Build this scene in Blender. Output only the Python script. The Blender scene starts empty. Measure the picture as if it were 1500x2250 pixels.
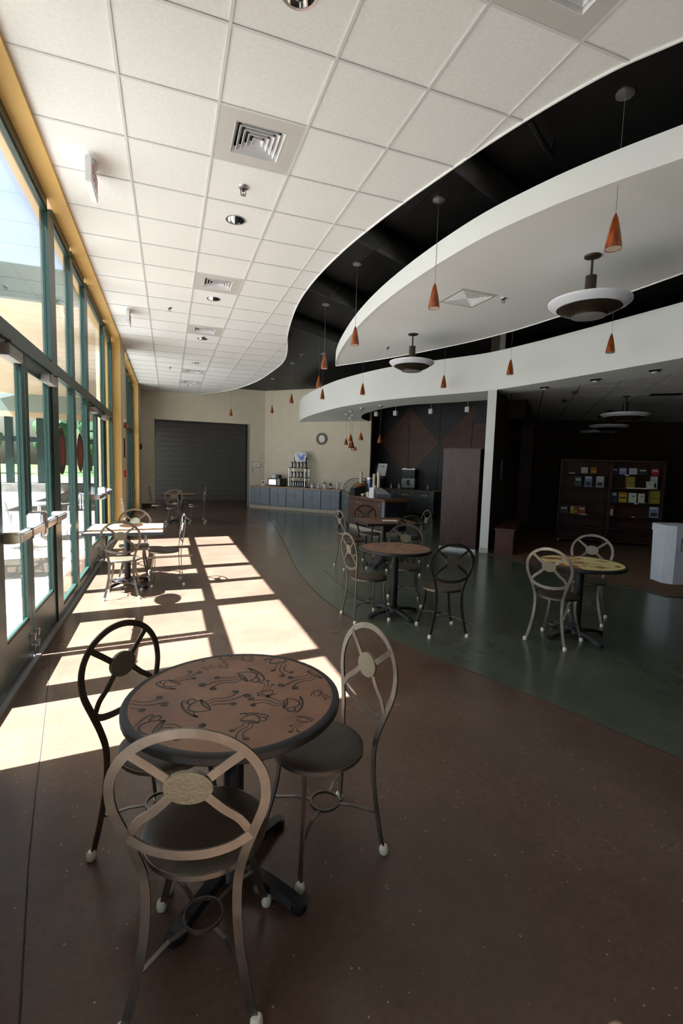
import bpy, bmesh, math, random
from mathutils import Vector, Matrix
random.seed(7)
S = bpy.context.scene
COL = S.collection
PI = math.pi

# ------------------------------------------------------------------ camera
cam_d = bpy.data.cameras.new('camera'); cam = bpy.data.objects.new('camera', cam_d); COL.objects.link(cam)
YAW, PITCH, ROLL = .3476, -.0958, .0291
fw = Vector((math.sin(YAW)*math.cos(PITCH), math.cos(YAW)*math.cos(PITCH), math.sin(PITCH)))
rt = Vector((math.cos(YAW), -math.sin(YAW), 0)); up = rt.cross(fw)
r2 = math.cos(ROLL)*rt + math.sin(ROLL)*up; u2 = -math.sin(ROLL)*rt + math.cos(ROLL)*up
M = Matrix((r2, u2, -fw)).transposed().to_4x4(); M.translation = Vector((0, 0, 1.61))
cam.matrix_world = M
cam_d.sensor_fit = 'HORIZONTAL'; cam_d.sensor_width = 36; cam_d.lens = 36*1053.52/1500
cam_d.clip_start = .05; cam_d.clip_end = 300
S.camera = cam

# ------------------------------------------------------------------ sky, sun, exposure
W = bpy.data.worlds.new('world'); S.world = W; W.use_nodes = True
wn = W.node_tree.nodes; wl = W.node_tree.links
sky = wn.new('ShaderNodeTexSky'); sky.sky_type = 'NISHITA'; sky.sun_disc = False
sky.sun_elevation = math.radians(59); sky.sun_rotation = math.radians(-83); sky.air_density = 1; sky.dust_density = 4.0; sky.ozone_density = 1
wl.new(sky.outputs[0], wn['Background'].inputs[0]); wn['Background'].inputs[1].default_value = .2
sun_d = bpy.data.lights.new('sun', 'SUN'); sun_d.energy = 38.0; sun_d.angle = math.radians(.55); sun_d.color = (.95, .99, 1.06)
sun = bpy.data.objects.new('sun', sun_d); COL.objects.link(sun); sun.location = (-12, 4, 20)
sun.rotation_euler = Vector((1, .12, -1.63)).to_track_quat('-Z', 'Y').to_euler()
S.view_settings.view_transform = 'Standard'; S.view_settings.look = 'None'
S.view_settings.exposure = 1.27; S.view_settings.gamma = 1; S.view_settings.use_curve_mapping = False
# daylight portals in the two window bays (guide the sky light, add none)
for nm, y0, y1 in (('portal', 2.66, 10.5), ('portal', 11.6, 16.3)):
    ld = bpy.data.lights.new(nm, 'AREA'); ld.shape = 'RECTANGLE'; ld.size = 3.6; ld.size_y = y1-y0; ld.cycles.is_portal = True
    lo = bpy.data.objects.new(nm, ld); COL.objects.link(lo); lo.location = (-1.32, (y0+y1)/2, 1.85); lo.rotation_euler = (0, -PI/2, 0)

# ------------------------------------------------------------------ helpers
def lin(c):
    c = c/255.0
    return c/12.92 if c <= .04045 else ((c+.055)/1.055)**2.4
def rgb(r, g, b): return (lin(r), lin(g), lin(b), 1)
MATS = {}
def mat(name, col, rough=.6, metal=0, spec=.5, noise=None, bump=None, coat=0, stretch=None, emit=None, aniso=0):
    """noise=(second colour, scale, detail)  bump=(strength, scale)"""
    if name in MATS: return MATS[name]
    m = bpy.data.materials.new(name); m.use_nodes = True; MATS[name] = m
    n = m.node_tree.nodes; l = m.node_tree.links; p = n['Principled BSDF']
    p.inputs['Base Color'].default_value = col; p.inputs['Roughness'].default_value = rough
    p.inputs['Metallic'].default_value = metal; p.inputs['Specular IOR Level'].default_value = spec
    p.inputs['Coat Weight'].default_value = coat; p.inputs['Coat Roughness'].default_value = .12
    if emit: p.inputs['Emission Color'].default_value = emit[0]; p.inputs['Emission Strength'].default_value = emit[1]
    tc = n.new('ShaderNodeTexCoord'); src = tc.outputs['Object']
    if stretch:
        mp = n.new('ShaderNodeMapping'); mp.inputs['Scale'].default_value = stretch; l.new(src, mp.inputs[0]); src = mp.outputs[0]
    if noise:
        t = n.new('ShaderNodeTexNoise'); t.inputs['Scale'].default_value = noise[1]; t.inputs['Detail'].default_value = noise[2]
        l.new(src, t.inputs['Vector'])
        r = n.new('ShaderNodeValToRGB'); r.color_ramp.elements[0].color = col; r.color_ramp.elements[1].color = noise[0]
        r.color_ramp.elements[0].position = .36; r.color_ramp.elements[1].position = .66
        l.new(t.outputs['Fac'], r.inputs[0]); l.new(r.outputs[0], p.inputs['Base Color'])
    if bump:
        t2 = n.new('ShaderNodeTexNoise'); t2.inputs['Scale'].default_value = bump[1]; t2.inputs['Detail'].default_value = 4
        l.new(src, t2.inputs['Vector'])
        b = n.new('ShaderNodeBump'); b.inputs['Strength'].default_value = bump[0]; b.inputs['Distance'].default_value = .01
        l.new(t2.outputs['Fac'], b.inputs['Height']); l.new(b.outputs[0], p.inputs['Normal'])
    return m
def glass_mat(name, tint, ior=1.5):
    if name in MATS: return MATS[name]
    m = bpy.data.materials.new(name); m.use_nodes = True; MATS[name] = m
    n = m.node_tree.nodes; l = m.node_tree.links; n.remove(n['Principled BSDF'])
    f = n.new('ShaderNodeFresnel'); ge = n.new('ShaderNodeNewGeometry')
    io = n.new('ShaderNodeMapRange'); io.inputs[3].default_value = ior; io.inputs[4].default_value = 1/ior
    l.new(ge.outputs['Backfacing'], io.inputs[0]); l.new(io.outputs[0], f.inputs[0])   # same air-to-glass reflectance on both faces
    t = n.new('ShaderNodeBsdfTransparent'); t.inputs[0].default_value = tint
    g = n.new('ShaderNodeBsdfGlossy'); g.inputs['Roughness'].default_value = 0
    x = n.new('ShaderNodeMixShader'); l.new(f.outputs[0], x.inputs[0]); l.new(t.outputs[0], x.inputs[1]); l.new(g.outputs[0], x.inputs[2])
    l.new(x.outputs[0], n['Material Output'].inputs[0]); return m
def concrete(name, a, b, c, fleck, rough):
    m = bpy.data.materials.new(name); m.use_nodes = True; MATS[name] = m
    n = m.node_tree.nodes; l = m.node_tree.links; p = n['Principled BSDF']
    tc = n.new('ShaderNodeTexCoord')
    t1 = n.new('ShaderNodeTexNoise'); t1.inputs['Scale'].default_value = 1.1; t1.inputs['Detail'].default_value = 8; t1.inputs['Roughness'].default_value = .65
    t2 = n.new('ShaderNodeTexNoise'); t2.inputs['Scale'].default_value = 38; t2.inputs['Detail'].default_value = 5
    v = n.new('ShaderNodeTexVoronoi'); v.inputs['Scale'].default_value = 42
    for q in (t1, t2, v): l.new(tc.outputs['Object'], q.inputs['Vector'])
    r1 = n.new('ShaderNodeValToRGB'); r1.color_ramp.elements[0].color = a; r1.color_ramp.elements[1].color = b
    r1.color_ramp.elements[0].position = .35; r1.color_ramp.elements[1].position = .65
    l.new(t1.outputs['Fac'], r1.inputs[0])
    mx = n.new('ShaderNodeMixRGB'); mx.blend_type = 'MIX'; mx.inputs[2].default_value = c
    r2_ = n.new('ShaderNodeValToRGB'); r2_.color_ramp.elements[0].position = .45; r2_.color_ramp.elements[1].position = .8; r2_.color_ramp.elements[1].color = (.6, .6, .6, 1)
    l.new(t2.outputs['Fac'], r2_.inputs[0]); l.new(r2_.outputs[0], mx.inputs[0]); l.new(r1.outputs[0], mx.inputs[1])
    # pale aggregate flecks
    lt = n.new('ShaderNodeMath'); lt.operation = 'LESS_THAN'; lt.inputs[1].default_value = .16; l.new(v.outputs['Distance'], lt.inputs[0])
    sp = n.new('ShaderNodeSeparateColor'); l.new(v.outputs['Color'], sp.inputs[0])
    gt = n.new('ShaderNodeMath'); gt.operation = 'GREATER_THAN'; gt.inputs[1].default_value = .9; l.new(sp.outputs[0], gt.inputs[0])
    mu = n.new('ShaderNodeMath'); mu.operation = 'MULTIPLY'; l.new(lt.outputs[0], mu.inputs[0]); l.new(gt.outputs[0], mu.inputs[1])
    mu2 = n.new('ShaderNodeMath'); mu2.operation = 'MULTIPLY'; mu2.inputs[1].default_value = .35; l.new(mu.outputs[0], mu2.inputs[0])
    m3 = n.new('ShaderNodeMixRGB'); m3.inputs[2].default_value = fleck; l.new(mu2.outputs[0], m3.inputs[0]); l.new(mx.outputs[0], m3.inputs[1])
    l.new(m3.outputs[0], p.inputs['Base Color'])
    p.inputs['Roughness'].default_value = rough; p.inputs['Specular IOR Level'].default_value = .42
    ra = n.new('ShaderNodeMapRange'); ra.inputs[3].default_value = rough*.75; ra.inputs[4].default_value = rough*1.5
    l.new(t1.outputs['Fac'], ra.inputs[0]); l.new(ra.outputs[0], p.inputs['Roughness'])
    b_ = n.new('ShaderNodeBump'); b_.inputs['Strength'].default_value = .06; b_.inputs['Distance'].default_value = .004
    l.new(t2.outputs['Fac'], b_.inputs['Height']); l.new(b_.outputs[0], p.inputs['Normal'])
    return m

class MB:
    def __init__(s): s.v = []; s.f = []; s.sm = []
    def add(s, vs, fs, smooth=False):
        o = len(s.v); s.v += [tuple(p) for p in vs]; s.f += [tuple(i+o for i in f) for f in fs]; s.sm += [smooth]*len(fs); return s
    def hexa(s, p):   # 8 points: bottom 4 (ccw), top 4
        return s.add(p, [(3, 2, 1, 0), (4, 5, 6, 7), (0, 1, 5, 4), (1, 2, 6, 5), (2, 3, 7, 6), (3, 0, 4, 7)])
    def box(s, x0, y0, z0, x1, y1, z1):
        return s.hexa([(x0, y0, z0), (x1, y0, z0), (x1, y1, z0), (x0, y1, z0), (x0, y0, z1), (x1, y0, z1), (x1, y1, z1), (x0, y1, z1)])
    def bbox(s, x0, y0, z0, x1, y1, z1, b):   # box with chamfered vertical and horizontal edges
        bm = bmesh.new(); bmesh.ops.create_cube(bm, size=1)
        for v in bm.verts: v.co = Vector(((x0+x1)/2+v.co.x*(x1-x0), (y0+y1)/2+v.co.y*(y1-y0), (z0+z1)/2+v.co.z*(z1-z0)))
        bmesh.ops.bevel(bm, geom=list(bm.edges), offset=b, segments=2, affect='EDGES')
        bm.verts.index_update(); s.add([v.co for v in bm.verts], [[v.index for v in f.verts] for f in bm.faces]); bm.free(); return s
    def obox(s, o, ux, uy, a0, b0, z0, a1, b1, z1):   # box in an oriented plan frame
        P = lambda a, b, z: (o[0]+ux[0]*a+uy[0]*b, o[1]+ux[1]*a+uy[1]*b, z)
        return s.hexa([P(a0, b0, z0), P(a1, b0, z0), P(a1, b1, z0), P(a0, b1, z0), P(a0, b0, z1), P(a1, b0, z1), P(a1, b1, z1), P(a0, b1, z1)])
    def prism(s, poly, z0, z1):
        n = len(poly); vs = [(x, y, z0) for x, y in poly]+[(x, y, z1) for x, y in poly]
        fs = [tuple(range(n-1, -1, -1)), tuple(range(n, 2*n))]+[(i, (i+1) % n, n+(i+1) % n, n+i) for i in range(n)]
        return s.add(vs, fs)
    def lathe(s, prof, seg=24, c=(0, 0, 0), smooth=True):
        vs = []; fs = []; n = len(prof)
        for k in range(seg):
            a = 2*PI*k/seg; ca, sa = math.cos(a), math.sin(a)
            vs += [(c[0]+r*ca, c[1]+r*sa, c[2]+z) for r, z in prof]
        for k in range(seg):
            k2 = (k+1) % seg
            for i in range(n-1): fs.append((k*n+i, k2*n+i, k2*n+i+1, k*n+i+1))
        cl = prof[0] == prof[-1]
        if prof[0][0] > 1e-6 and not cl: fs.append(tuple(k*n for k in range(seg-1, -1, -1)))
        if prof[-1][0] > 1e-6 and not cl: fs.append(tuple(k*n+n-1 for k in range(seg)))
        return s.add(vs, fs, smooth)
    def cyl(s, p0, p1, r0, r1=None, seg=12, smooth=True):
        r1 = r0 if r1 is None else r1
        p0, p1 = Vector(p0), Vector(p1); d = (p1-p0).normalized()
        a = d.orthogonal().normalized(); b = d.cross(a)
        vs = []
        for p, r in ((p0, r0), (p1, r1)):
            vs += [p+(a*math.cos(2*PI*k/seg)+b*math.sin(2*PI*k/seg))*r for k in range(seg)]
        fs = [(k, (k+1) % seg, seg+(k+1) % seg, seg+k) for k in range(seg)]
        s.add(vs, fs, smooth); s.add(vs, [tuple(range(seg-1, -1, -1)), tuple(range(seg, 2*seg))]); return s
    def sweep(s, path, prof, side=None, closed=False, smooth=True):
        """sweep a 2D profile (a along side, b along normal); side: vector or function(i) giving the 'wide' axis"""
        P = [Vector(p) for p in path]; n = len(P); m = len(prof); vs = []
        for i in range(n):
            if closed: t = P[(i+1) % n]-P[i-1]
            else: t = P[min(i+1, n-1)]-P[max(i-1, 0)]
            t.normalize()
            sd = side(i) if callable(side) else side
            sd = Vector(sd) if sd is not None else (Vector((0, 0, 1)) if abs(t.z) < .9 else Vector((1, 0, 0)))
            sd = sd-t*sd.dot(t)
            if sd.length < 1e-5: sd = t.orthogonal()
            sd.normalize(); nn = t.cross(sd)
            vs += [P[i]+sd*a+nn*b for a, b in prof]
        fs = []
        for i in range(n if closed else n-1):
            j = (i+1) % n
            for k in range(m): fs.append((i*m+k, i*m+(k+1) % m, j*m+(k+1) % m, j*m+k))
        s.add(vs, fs, smooth)
        if not closed: s.add(vs, [tuple(range(m-1, -1, -1)), tuple((n-1)*m+k for k in range(m))])
        return s
    def tube(s, path, r, seg=8, closed=False):
        return s.sweep(path, [(r*math.cos(2*PI*k/seg), r*math.sin(2*PI*k/seg)) for k in range(seg)], None, closed)
    def bar(s, path, w, t, side, closed=False, smooth=False):
        return s.sweep(path, [(-w/2, -t/2), (w/2, -t/2), (w/2, t/2), (-w/2, t/2)], side, closed, smooth)
    def mesh(s, name, m):
        me = bpy.data.meshes.new(name); me.from_pydata(s.v, [], s.f)
        bm = bmesh.new(); bm.from_mesh(me); bmesh.ops.recalc_face_normals(bm, faces=bm.faces); bm.to_mesh(me); bm.free()
        if any(s.sm) and len(s.sm) == len(me.polygons): me.polygons.foreach_set('use_smooth', s.sm); me.set_sharp_from_angle(angle=math.radians(42))
        me.materials.append(m); return me
    def build(s, name, m, parent=None, loc=None, rz=0):
        o = bpy.data.objects.new(name, s.mesh(name, m)); COL.objects.link(o)
        if parent: o.parent = parent
        if loc: o.location = loc
        if rz: o.rotation_euler.z = rz
        return o
def inst(name, me, parent, loc=(0, 0, 0), rz=0):
    o = bpy.data.objects.new(name, me); COL.objects.link(o); o.parent = parent; o.location = loc; o.rotation_euler.z = rz; return o
def thing(name, label, cat, loc=(0, 0, 0), rz=0, group=None):
    o = bpy.data.objects.new(name, None); COL.objects.link(o); o.empty_display_size = .1
    o.location = loc; o.rotation_euler.z = rz; o['label'] = label; o['category'] = cat
    if group: o['group'] = group
    return o
def tag(o, label, cat, group=None):
    o['label'] = label; o['category'] = cat
    if group: o['group'] = group
    return o
def struct(name):
    o = bpy.data.objects.new(name, None); COL.objects.link(o); o['kind'] = 'structure'; return o
def st(o, label=None):
    o['kind'] = 'structure'
    if label: o['label'] = label
    return o
def dup(root, loc, rz, label, group=None):
    r = root.copy(); COL.objects.link(r); r.location = loc; r.rotation_euler = (0, 0, rz); r['label'] = label
    if group: r['group'] = group
    for ch in list(root.children):
        c = ch.copy(); COL.objects.link(c); c.parent = r
        for g in list(ch.children):
            d = g.copy(); COL.objects.link(d); d.parent = c
    return r
def text_mesh(txt, size, depth=.001):
    cu = bpy.data.curves.new('lettering', 'FONT'); cu.body = txt; cu.size = size; cu.extrude = depth; cu.align_x = 'CENTER'; cu.align_y = 'CENTER'
    o = bpy.data.objects.new('lettering', cu); COL.objects.link(o)
    bpy.context.view_layer.update()
    me = bpy.data.meshes.new_from_object(o.evaluated_get(bpy.context.evaluated_depsgraph_get()))
    bpy.data.objects.remove(o); return me
def lettering(txt, size, m, parent, loc, rot, name='lettering'):
    me = text_mesh(txt, size); me.materials.clear(); me.materials.append(m)
    o = bpy.data.objects.new(name, me); COL.objects.link(o); o.parent = parent; o.location = loc; o.rotation_euler = rot; return o
def spline(pts, n=8):
    """Catmull-Rom through points (2D or 3D)"""
    P = [Vector(p) for p in pts]; out = []
    for i in range(len(P)-1):
        p0 = P[max(i-1, 0)]; p1 = P[i]; p2 = P[i+1]; p3 = P[min(i+2, len(P)-1)]
        for k in range(n):
            t = k/n
            out.append(.5*((2*p1)+(p2-p0)*t+(2*p0-5*p1+4*p2-p3)*t*t+(3*p1-p0-3*p2+p3)*t*t*t))
    out.append(P[-1]); return out
def clip(poly, x0, y0, x1, y1):
    def cut(P, f, g):
        R = []
        for i in range(len(P)):
            a, b = P[i-1], P[i]
            if f(b):
                if not f(a): R.append(g(a, b))
                R.append(b)
            elif f(a): R.append(g(a, b))
        return R
    ix = lambda x: (lambda a, b: (x, a[1]+(b[1]-a[1])*(x-a[0])/(b[0]-a[0])))
    iy = lambda y: (lambda a, b: (a[0]+(b[0]-a[0])*(y-a[1])/(b[1]-a[1]), y))
    for f, g in ((lambda p: p[0] >= x0, ix(x0)), (lambda p: p[0] <= x1, ix(x1)), (lambda p: p[1] >= y0, iy(y0)), (lambda p: p[1] <= y1, iy(y1))):
        if poly: poly = cut(poly, f, g)
    return poly
def area(P): return abs(sum(P[i-1][0]*P[i][1]-P[i][0]*P[i-1][1] for i in range(len(P))))/2 if P else 0
ORD = ['first', 'second', 'third', 'fourth', 'fifth', 'sixth', 'seventh', 'eighth', 'ninth', 'tenth']

# ------------------------------------------------------------------ materials
m_floor = concrete('brown_stained_concrete', rgb(78, 61, 51), rgb(95, 74, 62), rgb(70, 57, 48), rgb(190, 176, 158), .22)
m_green = concrete('green_stained_concrete', rgb(65, 73, 61), rgb(80, 88, 74), rgb(70, 75, 63), rgb(170, 175, 162), .18)
m_joint = mat('saw_cut_joint', rgb(58, 46, 38), .8)
m_carpet = mat('brown_carpet', rgb(108, 78, 52), .95, noise=(rgb(88, 62, 42), 60, 4), bump=(.5, 220))
m_tile = mat('ceiling_tile_white', rgb(232, 232, 230), .9, noise=(rgb(226, 226, 225), 45, 3), bump=(.12, 160))
m_grid = mat('ceiling_grid_grey', rgb(208, 210, 210), .5)
m_gyp = mat('painted_white_gypsum', rgb(238, 240, 239), .85, bump=(.04, 90))
m_under = mat('painted_grey_white_gypsum', rgb(234, 236, 235), .85, bump=(.04, 90))
m_black = mat('black_paint', rgb(19, 19, 19), .55, noise=(rgb(26, 26, 26), 2.5, 3))
m_tan = mat('tan_wall_paint', rgb(220, 210, 191), .8, noise=(rgb(215, 205, 186), 3, 4), bump=(.04, 120))
m_yellow = mat('ochre_yellow_paint', rgb(206, 168, 98), .6, noise=(rgb(199, 160, 90), 2, 3))
m_frame = mat('dark_green_aluminium', rgb(22, 50, 44), .38, spec=.5)
m_framein = mat('dark_green_rubber', rgb(30, 44, 40), .6)
m_glass = glass_mat('clear_window_glass', (.93, .97, .955, 1))
m_alu = mat('satin_aluminium', rgb(205, 205, 208), .32, metal=.85)
m_closer = mat('closer_silver_paint', rgb(150, 146, 145), .45, metal=.3)
m_steel = mat('brushed_bronze_steel', rgb(114, 108, 101), .36, metal=.95, noise=(rgb(130, 124, 116), 12, 3), bump=(.05, 300))
m_seat = mat('bronze_seat_vinyl', rgb(72, 63, 50), .4, noise=(rgb(60, 53, 42), 8, 4), bump=(.1, 70))
m_medal = mat('hammered_medallion_metal', rgb(128, 122, 104), .42, metal=.6, bump=(.3, 90))
m_cap = mat('cream_plastic_foot', rgb(226, 220, 200), .5)
m_rubber = mat('black_rubber_edge', rgb(30, 32, 36), .45)
m_iron = mat('black_cast_iron', rgb(24, 26, 32), .38)
m_top = mat('tan_printed_laminate', rgb(148, 108, 82), .42, noise=(rgb(126, 86, 70), 5.5, 5))
m_ink = mat('dark_printed_ink', rgb(44, 36, 32), .5)
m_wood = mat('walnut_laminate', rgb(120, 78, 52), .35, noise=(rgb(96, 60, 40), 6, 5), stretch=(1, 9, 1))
m_woodpale = mat('oak_brown_laminate', rgb(168, 128, 96), .4, noise=(rgb(150, 110, 80), 6, 5), stretch=(9, 1, 1))  # paler laminate, on the window table and the blue cabinets' worktop
m_ytop = mat('yellow_printed_laminate', rgb(214, 202, 136), .4, noise=(rgb(150, 88, 62), 5, 6))
MATS['yellow_printed_laminate'].node_tree.nodes['Color Ramp'].color_ramp.elements[0].position = .52
MATS['yellow_printed_laminate'].node_tree.nodes['Color Ramp'].color_ramp.elements[1].position = .56
m_darkwood = mat('dark_mahogany_laminate', rgb(72, 46, 42), .4, noise=(rgb(52, 33, 31), 5, 6), stretch=(6, 6, .5))
m_brown = mat('brown_wall_panel', rgb(92, 58, 46), .5, noise=(rgb(78, 48, 38), 4, 5))
m_blackpanel = mat('black_blue_wall_panel', rgb(34, 36, 42), .45, noise=(rgb(28, 30, 34), 4, 4))
m_strip = mat('bronze_seam_strip', rgb(98, 74, 52), .4, metal=.4)
m_slate = mat('slate_blue_laminate', rgb(116, 125, 138), .38, noise=(rgb(108, 117, 130), 5, 3))
m_kick = mat('beige_kick_board', rgb(178, 166, 148), .6)
m_pull = mat('nickel_pull', rgb(200, 200, 200), .25, metal=1)
m_blackpl = mat('black_plastic', rgb(22, 23, 25), .35)
m_white = mat('white_plastic', rgb(225, 226, 228), .45)
m_paper = mat('white_paper', rgb(228, 228, 226), .8)
m_card = mat('white_card_box', rgb(214, 220, 230), .75, noise=(rgb(204, 212, 226), 5, 3))
m_grey = mat('warm_grey_plastic', rgb(196, 194, 190), .5)
m_silver = mat('mirror_reflector', rgb(225, 225, 225), .08, metal=1)
m_stain = mat('stainless_steel', rgb(150, 152, 152), .3, metal=.9, noise=(rgb(130, 132, 132), 3, 3))
m_amber = mat('amber_art_glass', rgb(172, 84, 26), .18, noise=(rgb(98, 38, 12), 22, 5), stretch=(1, 1, .35), coat=.5)
m_amberin = mat('frosted_glass_inner', rgb(222, 205, 180), .5)
m_cord = mat('grey_pendant_cord', rgb(120, 118, 114), .5)
m_opal = mat('opal_glass', rgb(226, 230, 240), .35)
m_bronze = mat('dark_bronze_metal', rgb(70, 60, 50), .35, metal=.6)
m_lens = mat('grey_lens', rgb(150, 150, 148), .3)
m_cmu = mat('grey_concrete_block', rgb(120, 118, 114), .92, noise=(rgb(104, 102, 98), 14, 5), bump=(.4, 120))
m_mortar = mat('grey_mortar', rgb(104, 102, 98), .95)
m_navy = mat('navy_plastic', rgb(30, 36, 66), .25)
m_clear = glass_mat('clear_acrylic', (.9, .93, .92, 1), 1.4)
m_red = mat('red_plastic', rgb(190, 40, 32), .45)
m_redpr = mat('red_print', rgb(104, 30, 26), .6)
m_brownpr = mat('brown_print', rgb(36, 28, 24), .6)
m_ground = mat('peach_concrete_paving', rgb(116, 110, 104), .9, noise=(rgb(108, 102, 96), .8, 6), bump=(.1, 40))
m_soffit = mat('tan_stucco_soffit', rgb(204, 180, 150), .9, bump=(.2, 60))
m_lawn = mat('lawn_green', rgb(86, 120, 52), .95, noise=(rgb(60, 96, 40), 3, 6), bump=(.8, 60))
m_leaf = mat('leaf_green', rgb(56, 88, 48), .8, noise=(rgb(38, 66, 36), 4, 5))
m_bark = mat('bark_brown', rgb(84, 66, 52), .9)
m_stone = mat('grey_masonry', rgb(150, 146, 140), .9, noise=(rgb(132, 128, 122), 4, 5))
m_tealglass = mat('teal_reflecting_glass', rgb(70, 120, 124), .06, spec=.8)
m_terra = mat('terracotta_bowl', rgb(150, 84, 54), .6)
m_wicker = mat('wicker_straw', rgb(176, 144, 96), .8, bump=(.6, 120))
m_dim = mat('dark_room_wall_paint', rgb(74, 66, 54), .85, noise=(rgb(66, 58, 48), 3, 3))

# ------------------------------------------------------------------ floor
CZ = 3.976; DECK = 4.27
floor = MB().box(-1.35, -6, -.12, 16, 24, 0).build('floor', m_floor); st(floor, 'brown stained polished concrete floor')
gcurve = spline([(3.9, -6), (3.75, -2.5), (3.45, -.4), (3.1, .8), (2.75, 1.757), (2.54, 2.4), (2.30, 3.06), (2.03, 3.74), (1.83, 4.59), (1.76, 5.3), (1.77, 5.95), (1.86, 7.1), (2.25, 9.7), (2.75, 13.5), (3.3, 17.4)], 6)
gp = [(p.x, p.y) for p in gcurve]+[(9, 17.4), (9, -6)]
st(MB().prism(gp, -.05, .0025).build('floor', m_green), 'green stained polished concrete floor with a curved edge')
jm = MB(); jm.bar([(p.x, p.y, .0015) for p in gcurve], .007, .005, lambda i: (1, 0, 0))
o = jm.build('joint', m_joint, floor)
jm = MB()
for pa in ([(-.965, 4.7), (-.90, 4.3), (-.606, 2.5), (-.53, 2.06), (-.2, .4), (.1, -1)], ):
    jm.bar([(x, y, .001) for x, y in pa], .006, .004, lambda i: (1, 0, 0))
jm.build('joint', m_joint, floor)
jm = MB(); jm.bar([(p.x+.42, p.y+.1, .003) for p in gcurve[30:66]], .004, .003, lambda i: (1, 0, 0)); jm.build('joint', m_joint, floor)
cp = [(5.80, 7.66), (5.83, 7.2), (5.88, 6.5), (5.92, 5.83), (6.03, 5.4), (6.17, 4.94), (6.2, 4.6), (6.22, 4.41), (6.42, 4.32), (7.6, 3.75), (9, 2.9), (10.5, 1.2), (11, -6), (16, -6), (16, 14), (11.95, 13.8)]
st(MB().prism(cp, -.05, .008).build('floor', m_carpet), 'brown carpet of the dim book corner')
st(MB().bar([(x, y, .006) for x, y in cp[:13]], .03, .012, lambda i: (1, .2, 0)).build('trim_5', m_blackpl), 'black edging strip of the carpet')

# ------------------------------------------------------------------ main white tile ceiling with its S-shaped edge
edge = spline([(5.6, -2.2), (4.6, -.9), (3.7, .45), (3.05, 1.4), (2.644, 2.07), (2.47, 2.36), (2.328, 2.736), (2.205, 3.162), (2.115, 3.55), (1.985, 4.156), (1.885, 4.756), (1.815, 5.357), (1.775, 6.162), (1.80, 6.998), (1.906, 7.901), (2.098, 9.032), (2.33, 10.0), (2.50, 11.0), (2.53, 12.1), (2.40, 14.3), (1.9, 16.4), (1.05, 17.87)], 5)
E2 = [(p.x, p.y) for p in edge]
region = [(-.87, -2.2)]+E2[:1]+E2[1:]+[(-.87, 17.87)]
ceil = struct('ceiling'); ceil['label'] = 'white suspended tile ceiling with an S-shaped edge'
GX, GY, T = -.2818, 2.8971, .6096
tile_full = None
grid = MB()
for i in range(-1, 11):
    for j in range(-9, 26):
        x0 = GX+i*T; y0 = GY+j*T
        c = clip(region, x0+.008, y0+.008, x0+T-.008, y0+T-.008)
        if area(c) < .004: continue
        if area(c) > (T-.017)**2-.002:
            if (i, j) in ((1, 1), (3, -2), (1, 6), (1, 10), (1, 17), (1, 20)): continue      # diffusers sit here
            if i == 1 and j in (-1, 3, 7, 11, 15, 21):
                hv = []; hf = []
                for k in range(32):
                    a = 2*PI*k/32; c_, s_ = math.cos(a), math.sin(a); q_ = (T/2-.008)/max(abs(c_), abs(s_))
                    hv += [(T/2+.088*c_, T/2+.088*s_, .002), (T/2+q_*c_, T/2+q_*s_, .002), (T/2+q_*c_, T/2+q_*s_, .02), (T/2+.088*c_, T/2+.088*s_, .02)]
                for k in range(32):
                    b_ = (k+1) % 32
                    for q in range(4): hf.append((k*4+q, k*4+(q+1) % 4, b_*4+(q+1) % 4, b_*4+q))
                MB().add(hv, hf).build('ceiling_tile', m_tile, ceil, (x0, y0, CZ)); continue
            if tile_full is None: tile_full = MB().box(.008, .008, .002, T-.008, T-.008, .02).mesh('ceiling_tile', m_tile)
            inst('ceiling_tile', tile_full, ceil, (x0, y0, CZ))
        else:
            MB().prism(c, CZ+.002, CZ+.02).build('ceiling_tile', m_tile, ceil)
for i in range(-1, 11):
    x0 = GX+i*T; c = clip(region, x0-.009, -2.2, x0+.009, 17.87)
    if area(c) > .002: grid.prism(c, CZ-.004, CZ+.0015)
for j in range(-9, 26):
    y0 = GY+j*T; c = clip(region, -.87, y0-.009, 4.9, y0+.009)
    if area(c) > .002: grid.prism(c, CZ-.0035, CZ+.001)
grid.build('ceiling_grid', m_grid, ceil)
tr = MB(); tr.bar([(p.x, p.y, CZ+.045) for p in edge], .11, .012, (0, 0, 1)); st(tr.build('trim_1', m_gyp), 'thin white edge trim of the tile ceiling')
deck = MB().box(-1.2, -6, DECK, 16, 24, DECK+.2).build('ceiling', m_black); st(deck, 'black ceiling above the hanging white clouds')
for k, (a, b, r) in enumerate([((1.2, 3.2), (5.2, 4.9), .10), ((1.2, 4.7), (5.2, 6.6), .12), ((1.2, 6.3), (5.2, 8.6), .12), ((1.2, 8.0), (5.2, 10.6), .12)]):
    tag(MB().cyl((a[0], a[1], DECK-r-.001), (b[0], b[1], DECK-r-.001), r, seg=20).build('air_duct', m_black),
        'black round air duct, %s from the camera across the black ceiling' % ORD[k], 'duct', 'black ducts over the gap')
tag(MB().tube([(2.5, 3.1, 4.27), (2.5, 3.1, 4.16), (2.75, 3.25, 4.16), (2.95, 3.36, 4.16), (2.95, 3.36, 4.27)], .022).build('sprinkler_pipe', m_black),
    'thin black bent pipe below the black ceiling', 'pipe')

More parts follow.
